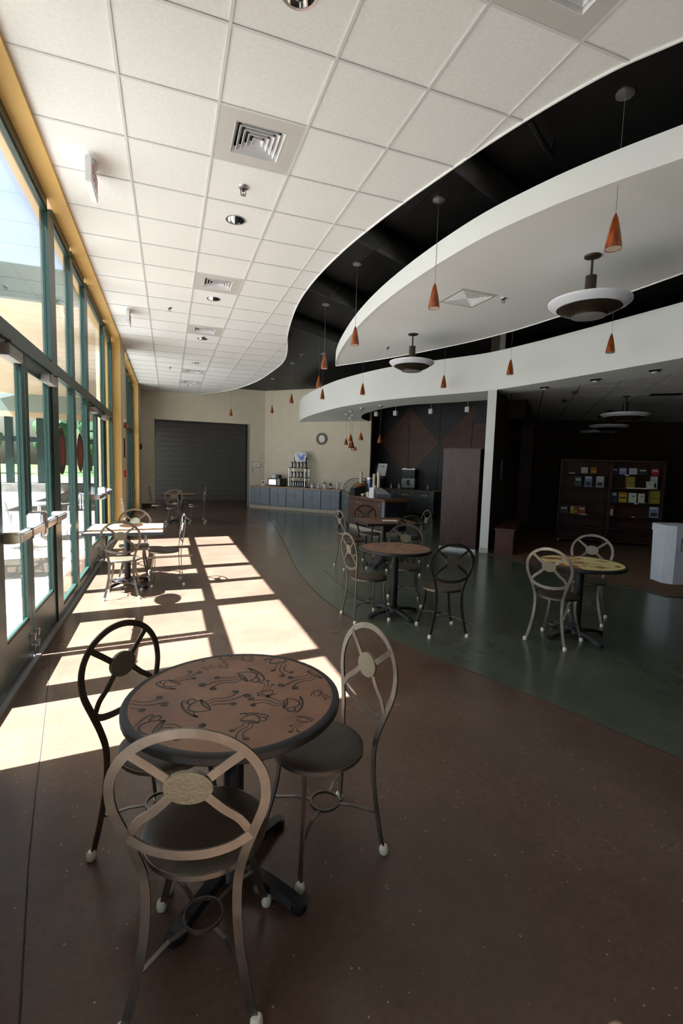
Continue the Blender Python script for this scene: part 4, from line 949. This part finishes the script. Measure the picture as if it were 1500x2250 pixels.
# cash register
t = thing('cash_register', 'light grey cash register with paper on its side, near corner of the serving counter', 'cash register', SV(.48, .06), rzs-PI/2)
MB().bbox(0, 0, 0, .40, .40, .10, .008).build('cash_drawer', mat('slate_grey_plastic', rgb(130, 138, 152), .45), t)
MB().hexa([(.0, .03, .10), (.40, .03, .10), (.40, .37, .10), (.0, .37, .10), (.01, .05, .245), (.16, .05, .245), (.16, .35, .245), (.01, .35, .245)]).build('housing', m_grey, t)
MB().hexa([(.18, .08, .225), (.36, .08, .13), (.36, .32, .13), (.18, .32, .225), (.19, .08, .24), (.37, .08, .142), (.37, .32, .142), (.19, .32, .24)]).build('keyboard', m_blackpl, t)
MB().bbox(.02, .12, .245, .08, .28, .30, .008).build('customer_display', m_grey, t)
tag(MB().hexa([(-.03, .0, 0), (.02, -.0, 0), (.02, .2, 0), (-.03, .2, 0), (.0, .02, .25), (.008, .02, .25), (.008, .20, .25), (.0, .20, .25)]).build('paper_notice', m_paper, None, SV(.50, -.0), rzs-PI/2+.1), 'white paper notice leaning on the cash register', 'paper')
t = thing('table_card', 'small red and white card box on the serving counter', 'sign', SV(.97, .10), rzs+PI/2)
MB().bbox(-.05, 0, 0, .05, .06, .125, .004).build('box', m_paper, t); MB().box(-.045, -.003, .06, .045, 0, .11).build('red_band', m_redpr, t)
t = thing('wicker_basket', 'shallow straw basket on the serving counter', 'basket', SV(1.16, .24)); MB().lathe([(.0001, 0), (.09, 0), (.13, .08), (.125, .085), (.085, .01), (.0001, .01)], 24).build('bowl', m_wicker, t); MB().lathe([(.122, .078), (.135, .08), (.133, .092), (.122, .09), (.122, .078)], 24).build('rim', m_wicker, t)
tag(MB().lathe([(.0001, 0), (.03, 0), (.05, .03), (.045, .06), (.0001, .07)], 16).build('coffee_cup', m_paper, None, SV(1.30, .12)), 'small white round cup in front of the straw basket', 'cup')
t = thing('tip_box', 'black box with a white label at the far end of the serving counter', 'box', SV(1.60, .08), rzs+PI/2); MB().bbox(-.16, 0, 0, .16, .25, .20, .006).build('box', m_blackpl, t); MB().box(.0, -.004, .01, .15, 0, .16).build('label_card', m_paper, t)
t = thing('clay_bowl', 'terracotta bowl on the black box', 'bowl', SV(1.58, .20, 1.06)); MB().lathe([(.0001, 0), (.09, 0), (.15, .05), (.15, .10), (.14, .10), (.09, .03), (.0001, .02)], 28).build('bowl', m_terra, t); MB().lathe([(.15, .088), (.158, .09), (.157, .104), (.14, .10)], 28).build('rim', m_terra, t)
for k, (a, b, z0, h) in enumerate(((1.76, .30, .86, .62), (1.30, .44, .86, .60), (1.04, .42, .86, .62))):
    q = thing('cup_dispenser', ['tall column of cream paper cups left of the terracotta bowl', 'tall column of cream paper cups right of the terracotta bowl', 'tall column of cream paper cups beside the framed poster, rightmost'][k], 'cups', SV(a, b), 0, 'tall columns of paper cups')
    MB().lathe([(.0001, 0), (.05, 0), (.05, .05), (.04, .06), (.0001, .06)], 18).build('holder', m_blackpl, q)
    mb = MB(); zz = .06
    while zz < h-.1: mb.lathe([(.030, zz), (.041, zz+.10), (.043, zz+.10), (.043, zz+.106), (.035, zz+.106)], 16); zz += .045
    mb.build('cup_column', mat('cream_paper_cup', rgb(222, 214, 190), .6), q)
t = thing('glass_jar', 'silver blue canister between the cup columns', 'jar', SV(1.50, .42)); MB().lathe([(.0001, 0), (.07, 0), (.075, .42), (.0001, .42)], 20).build('body', mat('blue_foil', rgb(110, 120, 160), .25, metal=.6), t); MB().lathe([(.0001, .42), (.078, .42), (.078, .47), (.0001, .48)], 20).build('lid', m_alu, t)
t = thing('poster_stand', 'tilted framed white poster behind the cup columns', 'poster', SV(1.18, .56), rzs-PI/2-.25)
fr = MB().hexa([(-.14, 0, .50), (.14, 0, .50), (.14, .02, .50), (-.14, .02, .50), (-.06, .08, .86), (.22, .08, .86), (.22, .10, .86), (-.06, .10, .86)]).build('frame', m_blackpl, t)
MB().hexa([(-.115, -.003, .525), (.12, -.003, .525), (.12, .01, .525), (-.115, .01, .525), (-.045, .07, .84), (.19, .07, .84), (.19, .09, .84), (-.045, .09, .84)]).build('sheet', m_paper, fr)
MB().hexa([(-.02, .02, .60), (.08, .02, .60), (.08, .03, .60), (-.02, .03, .60), (.0, .055, .78), (.11, .055, .78), (.11, .07, .78), (.0, .07, .78)]).build('picture', mat('blue_print', rgb(90, 120, 150), .6, noise=(rgb(200, 205, 210), 20, 4)), fr)
MB().cyl((0, .03, 0), (0, .03, .52), .012, seg=8).lathe([(.0001, 0), (.06, 0), (.055, .012), (.0001, .015)], 18).build('stand', m_blackpl, t)

# ------------------------------------------------------------------ back counter with coolers
ob = (6.55, 15.65)     # on x+y = 22.2, front line of the back counter
def BC(a, b, z): return (ob[0]+u45[0]*a+n45[0]*b, ob[1]+u45[1]*a+n45[1]*b, z)
tag(MB().obox(ob, u45, n45, -.2, -.02, .85, 2.75, .44, .89).build('worktop', m_wood), 'brown worktop of the back counter below the diamond wall', 'worktop')
for k, (a, w) in enumerate(((-.15, .55), (.42, .68), (1.12, 1.33))):
    t = thing('undercounter_cooler', ['steel undercounter cooler, leftmost below the back counter', 'steel undercounter cooler, middle one below the back counter', 'wide steel undercounter cooler, right one below the back counter'][k], 'cooler', BC(a, 0, 0), rz45, 'steel coolers below the back counter')
    MB().box(0, .02, .08, w, .43, .84).build('body', m_stain, t); MB().box(0, .06, 0, w, .42, .08).build('plinth', m_blackpl, t)
    nd = 1 if k < 2 else 2
    for q in range(nd):
        x0, x1 = q*w/nd+.008, (q+1)*w/nd-.008
        d = MB().bbox(x0, 0, .10, x1, .02, .83, .004).build('door', m_stain, t)
        MB().box((x0+x1)/2-.17, -.012, .70, (x0+x1)/2+.17, 0, .79).build('handle', m_blackpl, d)
        MB().box((x0+x1)/2-.14, -.016, .66, (x0+x1)/2+.14, -.012, .76).build('label_card', m_kick, d)
t = thing('espresso_machine', 'black and steel drink dispenser on the back counter', 'coffee machine', BC(1.28, .08, .89), rz45)
MB().bbox(0, .03, .05, .46, .36, .36, .008).build('body', m_stain, t)
MB().box(.02, .05, .36, .44, .36, .66).build('hopper_housing', m_blackpl, t); MB().bbox(-.01, .0, .66, .47, .38, .69, .006).build('top_plate', m_alu, t)
for xx in (.08, .38): MB().cyl((xx, .15, .69), (xx, .15, .72), .05, seg=16).build('hopper_lid', m_alu, t)
MB().box(.18, .0, .13, .28, .03, .31).build('spout', m_blackpl, t); MB().bbox(.0, -.05, .0, .46, .36, .05, .006).build('drip_tray', m_blackpl, t)
for xx in (.06, .40): MB().cyl((xx, .02, .2), (xx, .02, .28), .02, seg=10).build('tap', m_alu, t)
t = thing('coffee_grinder', 'black coffee grinder with two clear hoppers on the back counter', 'coffee grinder', BC(.14, .08, .89), rz45)
MB().bbox(0, .02, 0, .46, .36, .34, .01).build('body', m_blackpl, t); MB().bbox(-.01, .0, .34, .47, .37, .38, .006).build('collar', m_kick, t)
for xx in (.10, .34): 
    hp = MB().lathe([(.055, .38), (.10, .46), (.105, .74), (.10, .74), (.095, .46), (.05, .385), (.055, .38)], 20, (xx, .18, 0)).build('hopper', m_clear, t); MB().lathe([(.0001, .74), (.11, .74), (.11, .76), (.0001, .77)], 20, (xx, .18, 0)).build('lid', m_blackpl, hp)
for k, (a, lb) in enumerate(((1.18, 'white bottle left of the drink dispenser'), (.9, 'steel milk jug before the grinder'), (2.20, 'cream bottle right of the drink dispenser'))):
    t = thing('bottle', lb, 'bottle', BC(a, .14, .89), 0, 'bottles on the back counter'); MB().lathe([(.0001, 0), (.035, 0), (.038, .1), (.015, .15), (.0001, .15)], 14).build('body', [m_white, m_alu, m_kick][k], t); MB().lathe([(.0001, .15), (.016, .15), (.016, .18), (.0001, .18)], 12).build('cap', m_alu, t)
for k, a in enumerate((1.92, 2.24)):
    t = thing('wall_outlet', ['dark outlet plate on the diamond wall, left one', 'dark outlet plate on the diamond wall, right one'][k], 'outlet', dpt(1.12+a, 1.2, .02), rz45, 'dark outlets'); MB().bbox(-.06, -.008, -.05, .06, 0, .05, .002).build('plate', m_bronze, t); MB().box(-.03, -.011, -.02, .03, -.008, .02).build('socket', m_blackpl, t)
t = thing('paper_towel_box', 'small grey box on the side of the tall dark cabinet', 'box', (6.55, 9.95, .62), rz45); MB().bbox(-.05, 0, 0, .05, .05, .2, .004).build('box', m_grey, t); MB().box(-.03, -.004, .03, .03, 0, .1).build('slot', m_blackpl, t)
# track lights
tl = thing('light_track', 'thin black light track over the cafe counters', 'light track', (0, 0, 0))
tp = [(5.9, 13.4), (6.45, 12.3), (7.3, 11.2), (8.3, 10.3)]
MB().bar([(x, y, 3.42) for x, y in tp], .035, .02, (0, 0, 1)).build('rail', m_blackpl, tl)
for x, y in tp: MB().cyl((x, y, 3.42), (x, y, DECK), .006, seg=6).build('hanger', m_blackpl, tl)
for k, (x, y) in enumerate(((5.75, 13.1), (6.05, 12.45), (6.55, 11.35), (7.0, 10.35))):
    t = thing('track_spotlight', 'white cube track spotlight, %s from the left' % ORD[k], 'spotlight', (x, y, 3.12-.02*k), .6, 'white track spotlights'); MB().cyl((0, 0, .1), (0, 0, .32), .008, seg=8).build('stem', m_alu, t); MB().bbox(-.055, -.055, -.03, .055, .055, .10, .008).build('head', m_white, t); MB().cyl((0, 0, -.034), (0, 0, -.03), .04, seg=16).build('lens', m_lens, t)

# ------------------------------------------------------------------ tall dark cabinet, bench, bookcase, white box
tu = Vector((5.664-5.169, 7.80-8.395)).normalized(); rzt = math.atan2(tu.y, tu.x)
t = thing('tall_cabinet', 'tall dark mahogany cabinet left of the cream column', 'cabinet', (5.169, 8.395, Z), rzt)
WT = .74
MB().box(.0, .02, .05, WT, .42, 1.99).build('body', m_darkwood, t); MB().bbox(.004, 0, .06, WT-.004, .02, 1.985, .003).build('front_panel', m_darkwood, t)
MB().bbox(-.008, -.008, 1.99, WT+.004, .43, 2.015, .004).build('top', m_darkwood, t); MB().box(0, -.004, 0, WT, .42, .05).build('kick_strip', m_alu, t)
t = thing('storage_bench', 'low brown wooden bench along the partition, right of the cream column', 'bench', (5.90, 7.62, .008), PI/4)
MB().box(.02, -.36, 0, 2.2, -.02, .455).build('body', m_brown, t); MB().bbox(0, -.38, .455, 2.22, 0, .495, .006).build('seat_board', m_brown, t); MB().box(.012, -.35, .0, .02, -.03, .44).build('end_panel', m_brown, t)
t = thing('wall_frame', 'dark framed picture on the partition in the book corner', 'picture', (6.25+.1, 8.22-.1, 1.62), PI/4); MB().bbox(0, -.035, -.2, .28, -.0, .2, .005).build('frame', m_blackpl, t); MB().box(.03, -.038, -.17, .25, -.035, .17).build('picture', m_brownpr, t)

bk_u = Vector((9.95-8.473, 7.50-8.702)).normalized(); rzb = math.atan2(bk_u.y, bk_u.x); bk_o = (8.473, 8.702)
for un in (0, 1):
    x0 = un*1.04
    t = thing('bookcase', ['left dark wooden bookcase on casters in the book corner', 'right dark wooden bookcase on casters, the one with more books'][un], 'bookcase', (bk_o[0]+bk_u.x*x0, bk_o[1]+bk_u.y*x0, .008), rzb, 'rolling bookcases')
    wB = 1.035
    MB().box(0, 0, .08, .03, .42, 1.90).build('side_panel', m_darkwood, t); MB().box(wB-.03, 0, .08, wB, .42, 1.90).build('side_panel', m_darkwood, t)
    MB().box(.03, .395, .08, wB-.03, .415, 1.87).build('back_panel', m_darkwood, t); MB().box(0, 0, 1.87, wB, .42, 1.905).build('top_board', m_darkwood, t)
    for zz in (.08, .36, .645, .955, 1.27, 1.575): MB().box(.03, .0, zz-.0, wB-.03, .395, zz+.022).build('shelf', m_darkwood, t)
    for xx in (.06, wB-.06):
        for yy in (.05, .37): MB().cyl((xx-.012, yy, .035), (xx+.012, yy, .035), .035, seg=14).box(xx-.02, yy-.02, .05, xx+.02, yy+.02, .08).build('caster', m_alu, t)
bcol = {'pale': rgb(196, 196, 200), 'orange': rgb(170, 90, 40), 'green': rgb(60, 100, 84), 'blue': rgb(130, 150, 196), 'grey': rgb(190, 196, 204), 'dark': rgb(46, 56, 56), 'red': rgb(178, 40, 54), 'lime': rgb(140, 150, 60), 'yellow': rgb(190, 165, 50), 'cream': rgb(214, 220, 200), 'navy': rgb(44, 56, 92), 'purple': rgb(74, 66, 74), 'brown': rgb(150, 70, 56), 'white': rgb(220, 222, 220)}
books = [(.438, .576, 1.597, .135, 'pale', 'pale book leaning on the top shelf of the left bookcase'), (.629, .756, 1.597, .14, 'orange', 'orange patterned book on the top shelf of the left bookcase'),
 (.32, .461, 1.292, .235, 'green', 'dark green book face out on the second shelf'), (.529, .677, 1.292, .24, 'blue', 'blue grey book face out, middle of the second shelf'), (.763, .916, 1.292, .245, 'grey', 'pale grey book with a dark picture on the second shelf'),
 (1.075, 1.177, 1.597, .14, 'dark', 'dark book at the left end of the right top shelf'), (1.208, 1.35, 1.597, .14, 'blue', 'blue book on the right top shelf'), (1.401, 1.554, 1.597, .14, 'grey', 'grey book on the right top shelf'), (1.589, 1.748, 1.597, .14, 'dark', 'dark book with an orange edge on the right top shelf'), (1.829, 1.97, 1.597, .14, 'red', 'red book at the right end of the top shelf'),
 (1.35, 1.528, 1.292, .26, 'lime', 'lime and orange magazine on the second shelf of the right bookcase'), (1.835, 1.975, 1.292, .28, 'grey', 'landscape calendar standing behind on the second right shelf'), (1.755, 1.897, 1.292, .16, 'white', 'landscape calendar in front on the second right shelf'),
 (1.085, 1.206, .977, .25, 'navy', 'dark navy book at the left end of the third right shelf'), (1.238, 1.399, .977, .225, 'yellow', 'yellow book with an orange top on the third right shelf'), (1.433, 1.585, .977, .21, 'cream', 'left of two cream books with a dark mark'), (1.618, 1.743, .977, .205, 'cream', 'right of two cream books with a dark mark'), (1.823, 2.03, .977, .275, 'lime', 'lime and orange magazine at the right end of the third shelf'),
 (.05, .228, .667, .165, 'purple', 'dark purple book at the left end of the fourth shelf'), (.274, .35, .667, .175, 'yellow', 'yellowish paperback on the fourth left shelf'), (.352, .421, .667, .17, 'orange', 'orange paperback beside the yellowish one'), (.433, .587, .667, .172, 'brown', 'reddish brown book on the fourth left shelf'),
 (1.088, 1.148, .667, .22, 'white', 'thin white book with a red top on the fourth right shelf'), (1.855, 2.03, .667, .235, 'blue', 'large blue grey book at the right end of the fourth shelf')]
for x0, x1, z, h, c, lb in books:
    back = .14 if 'behind' in lb else .08
    o = (bk_o[0]+bk_u.x*x0-bk_u.y*back, bk_o[1]+bk_u.y*x0+bk_u.x*back, z+.0085)
    t = thing('book', lb, 'book', o, rzb, 'books on the rolling bookcases'); w = x1-x0
    lean = .04
    MB().hexa([(0, 0, 0), (w, 0, 0), (w, .025, 0), (0, .025, 0), (0, lean, h), (w, lean, h), (w, lean+.025, h), (0, lean+.025, h)]).build('cover', mat('book_'+c, bcol[c], .5), t)
    MB().hexa([(.005, .0255, .004), (w-.003, .0255, .004), (w-.003, .033, .004), (.005, .033, .004), (.005, lean+.0255, h-.004), (w-.003, lean+.0255, h-.004), (w-.003, lean+.033, h-.004), (.005, lean+.033, h-.004)]).build('pages', m_paper, t)
    f = lambda zz: lean*zz/h-.0008
    def patch(xa, xb, za, zb, cc, nm='print'):
        MB().hexa([(xa, f(za)-.001, za), (xb, f(za)-.001, za), (xb, f(za)+.001, za), (xa, f(za)+.001, za), (xa, f(zb)-.001, zb), (xb, f(zb)-.001, zb), (xb, f(zb)+.001, zb), (xa, f(zb)+.001, zb)]).build(nm, mat('book_'+cc, bcol[cc], .5), t)
    if c == 'lime': patch(0, w*.18, 0, h, 'orange'); patch(0, w, h*.38, h*.46, 'orange')
    elif c == 'cream': patch(w*.4, w*.75, h*.62, h*.70, 'dark')
    elif c == 'yellow' and w > .1: patch(0, w, h*.82, h, 'orange'); patch(w*.1, w*.9, h*.36, h*.5, 'dark')
    elif c in ('grey', 'blue') and h > .2: patch(w*.15, w*.85, h*.12, h*.45, 'dark'); patch(w*.1, w*.9, h*.78, h*.95, 'white')
    elif c == 'white' and w < .1: patch(0, w, h*.65, h, 'red')
    elif c == 'orange': patch(w*.1, w*.9, h*.15, h*.45, 'yellow')
    else: patch(w*.15, w*.85, h*.55, h*.8, 'pale')
for k, (x, z, lb, w) in enumerate(((.18, 1.597, 'white shelf tag on the top left shelf', .12), (1.36, 1.305, 'white label strip below the lime magazine', .42), (.45, .667, 'white label under the reddish brown book', .16), (1.5, .667, 'small white tag on the fourth right shelf', .06), (1.30, 1.585, 'small white tag under the blue book, top right shelf', .08), (1.52, .966, 'small white tag under the cream books', .07))):
    o = (bk_o[0]+bk_u.x*x+bk_u.y*.004, bk_o[1]+bk_u.y*x-bk_u.x*.004, z+.004)
    tag(MB().box(0, -.004, -.012, w, .0, .012).build('shelf_tag', m_paper, None, o, rzb), lb, 'tag', 'white shelf tags')

# white cardboard box (drop box) at the right edge
wu = Vector((.9, -.32)).normalized(); rzw = math.atan2(wu.y, wu.x)
t = thing('cardboard_drop_box', 'white cardboard drop box with a framed notice, right edge of picture', 'box', (6.90, 4.905, .008), rzw)
Wb, Db, ch = .52, .46, .10
def octo(w, d, c, e=0): return [(-e+c, -e), (w+e-c, -e), (w+e, -e+c), (w+e, d+e-c), (w+e-c, d+e), (-e+c, d+e), (-e, d+e-c), (-e, -e+c)]
vs = [(x, y, 0) for x, y in octo(Wb, Db, ch)]+[(x, y, .80) for x, y in octo(Wb, Db, ch, .015)]
MB().add(vs, [tuple(range(7, -1, -1)), tuple(range(8, 16))]+[(i, (i+1) % 8, 8+(i+1) % 8, 8+i) for i in range(8)]).build('body', m_card, t)
vs = [(x, y, .765) for x, y in octo(Wb, Db, ch, .025)]+[(x, y, .87) for x, y in octo(Wb, Db, ch, .025)]
MB().add(vs, [tuple(range(7, -1, -1)), tuple(range(8, 16))]+[(i, (i+1) % 8, 8+(i+1) % 8, 8+i) for i in range(8)]).build('lid', m_card, t)
nt = MB().box(.16, -.022, .50, .43, -.010, .70).build('notice', m_slate, t); MB().box(.175, -.024, .515, .415, -.022, .685).build('notice_sheet', m_paper, nt)
for k, zz in enumerate((.64, .61, .58)): MB().box(.22, -.0255, zz, .37-.03*k, -.024, zz+.008).build('text_line', m_grey, nt)
t2 = MB()
for zz in (.66, .63, .60, .56, .50): t2.obox((.10, -.002), (-.707, .707), (-.707, -.707), .03, .012, zz, .07, .014, zz+.012)
t2.build('side_print', m_grey, t)

# ------------------------------------------------------------------ outside
st(MB().box(-60, -25, -.3, -1.32, 90, -.03).build('ground', m_ground), 'sunlit peach concrete paving outside')
st(MB().box(-60, 48, -.028, -1.4, 120, -.02).build('lawn', m_lawn), 'green lawn beyond the far building')
st(MB().box(-3.9, 10.75, 4.55, -1.34, 16.5, 4.75).box(-7.5, 16.5, 4.55, -1.34, 27, 4.75).build('roof', m_soffit), 'tan porch soffit outside')
st(MB().box(-4.0, 10.6, 4.5, -1.34, 10.75, 5.1).build('trim_8', m_frame), 'green porch fascia')
st(MB().box(-1.33, -8, 4.28, -1.2, 26, 5.2).build('wall_outside', m_soffit), 'outer face of the building above the glass')
st(MB().box(-3.15, 7.3, -.03, -2.95, 8.8, 2.2).build('wall_shade_caster', m_stone), 'unseen grey wall added to shade a band of the paving')  # out of view, added to cast the dark band on the paving
far = thing('pavilion', 'dark green framed glass pavilion seen through the door glass', 'building', (0, 27, -.03))
for x in (-1.9, -3.2, -4.5, -5.8, -7.1, -8.4): MB().box(x-.14, -.15, 0, x+.14, .15, 3.5).build('post', m_frame, far)
for k in range(5):
    x0 = -8.4+k*1.3
    MB().box(x0+.14, -.08, 2.35, x0+1.16, .08, 2.6).build('rail', m_frame, far); MB().box(x0+.14, -.08, 0, x0+1.16, .08, .4).build('rail', m_frame, far)
    MB().box(x0+.14, -.01, .4, x0+1.16, .01, 2.35).build('pane', m_glass, far); MB().box(x0+.62, -.05, .4, x0+.68, .05, 2.35).build('mullion', m_frame, far)
MB().box(-9, -.3, 3.5, -1.4, .3, 3.75).build('eave', m_soffit, far)
MB().add([(-9, -.3, 3.75), (-1.4, -.3, 3.75), (-5.2, -.3, 5.0), (-9, 3, 3.75), (-1.4, 3, 3.75), (-5.2, 3, 5.0)], [(0, 1, 2), (3, 5, 4), (0, 2, 5, 3), (1, 4, 5, 2), (0, 3, 4, 1)]).build('gable_roof', mat('grey_green_roof', rgb(120, 138, 130), .8), far)
MB().box(-9, -.9, 0, -1.4, -.3, .38).build('step', m_stone, far)
for k, (x, y, h) in enumerate(((-6, 58, 6), (-12, 62, 7), (-17, 55, 6.5), (-9.5, 70, 8))):
    t = thing('tree', 'leafy green tree on the lawn outside, %s from the building' % ORD[k], 'tree', (x, y, -.02), 0, 'trees on the lawn')
    MB().cyl((0, 0, 0), (0, 0, h*.5), .2, .12, seg=10).build('trunk', m_bark, t)
    bm = bmesh.new()
    for q in range(9):
        r = random.uniform(.9, 1.5); bmesh.ops.create_icosphere(bm, subdivisions=2, radius=r, matrix=Matrix.Translation((random.uniform(-1.4, 1.4), random.uniform(-1.4, 1.4), h*.45+random.uniform(0, h*.4))))
    for v in bm.verts: v.co += Vector((random.uniform(-.15, .15), random.uniform(-.15, .15), random.uniform(-.15, .15)))
    me = bpy.data.meshes.new('crown'); bm.to_mesh(me); bm.free(); me.materials.append(m_leaf); o = bpy.data.objects.new('crown', me); COL.objects.link(o); o.parent = t
def patio_chair(x, y, rz, label):
    t = thing('patio_chair', label, 'chair', (x, y, -.03), rz, 'white metal patio chairs outside')
    for sx in (-1, 1):
        MB().tube([(sx*.25, .24, 0), (sx*.25, .2, .62), (sx*.25, -.2, .64), (sx*.26, -.28, 0)], .013).build('side_frame', m_alu, t)
    MB().tube([(-.25, -.2, .42), (-.24, -.3, .85), (.24, -.3, .85), (.25, -.2, .42)], .013).build('back_frame', m_alu, t)
    for k in range(6): MB().box(-.24, -.2+k*.075, .42, .24, -.15+k*.075, .44).build('seat_slat', m_alu, t)
    for k in range(4): MB().box(-.2+k*.12, -.285, .5, -.15+k*.12, -.275, .82).build('back_slat', m_alu, t)
patio_chair(-2.65, 10.0, -.6, 'white metal patio chair outside behind the nearest door leaf')
patio_chair(-2.0, 11.9, 2.2, 'white metal patio chair outside, farther along the glass wall')
t = thing('patio_table', 'pale round patio table outside between the patio chairs', 'table', (-2.45, 11.1, -.03)); MB().lathe([(.0001, .72), (.4, .72), (.4, .69), (.0001, .69)], 28).build('tabletop', m_alu, t); MB().cyl((0, 0, 0), (0, 0, .69), .03).build('column', m_alu, t); MB().lathe([(.0001, 0), (.25, 0), (.2, .03), (.0001, .05)], 20).build('base', m_alu, t)
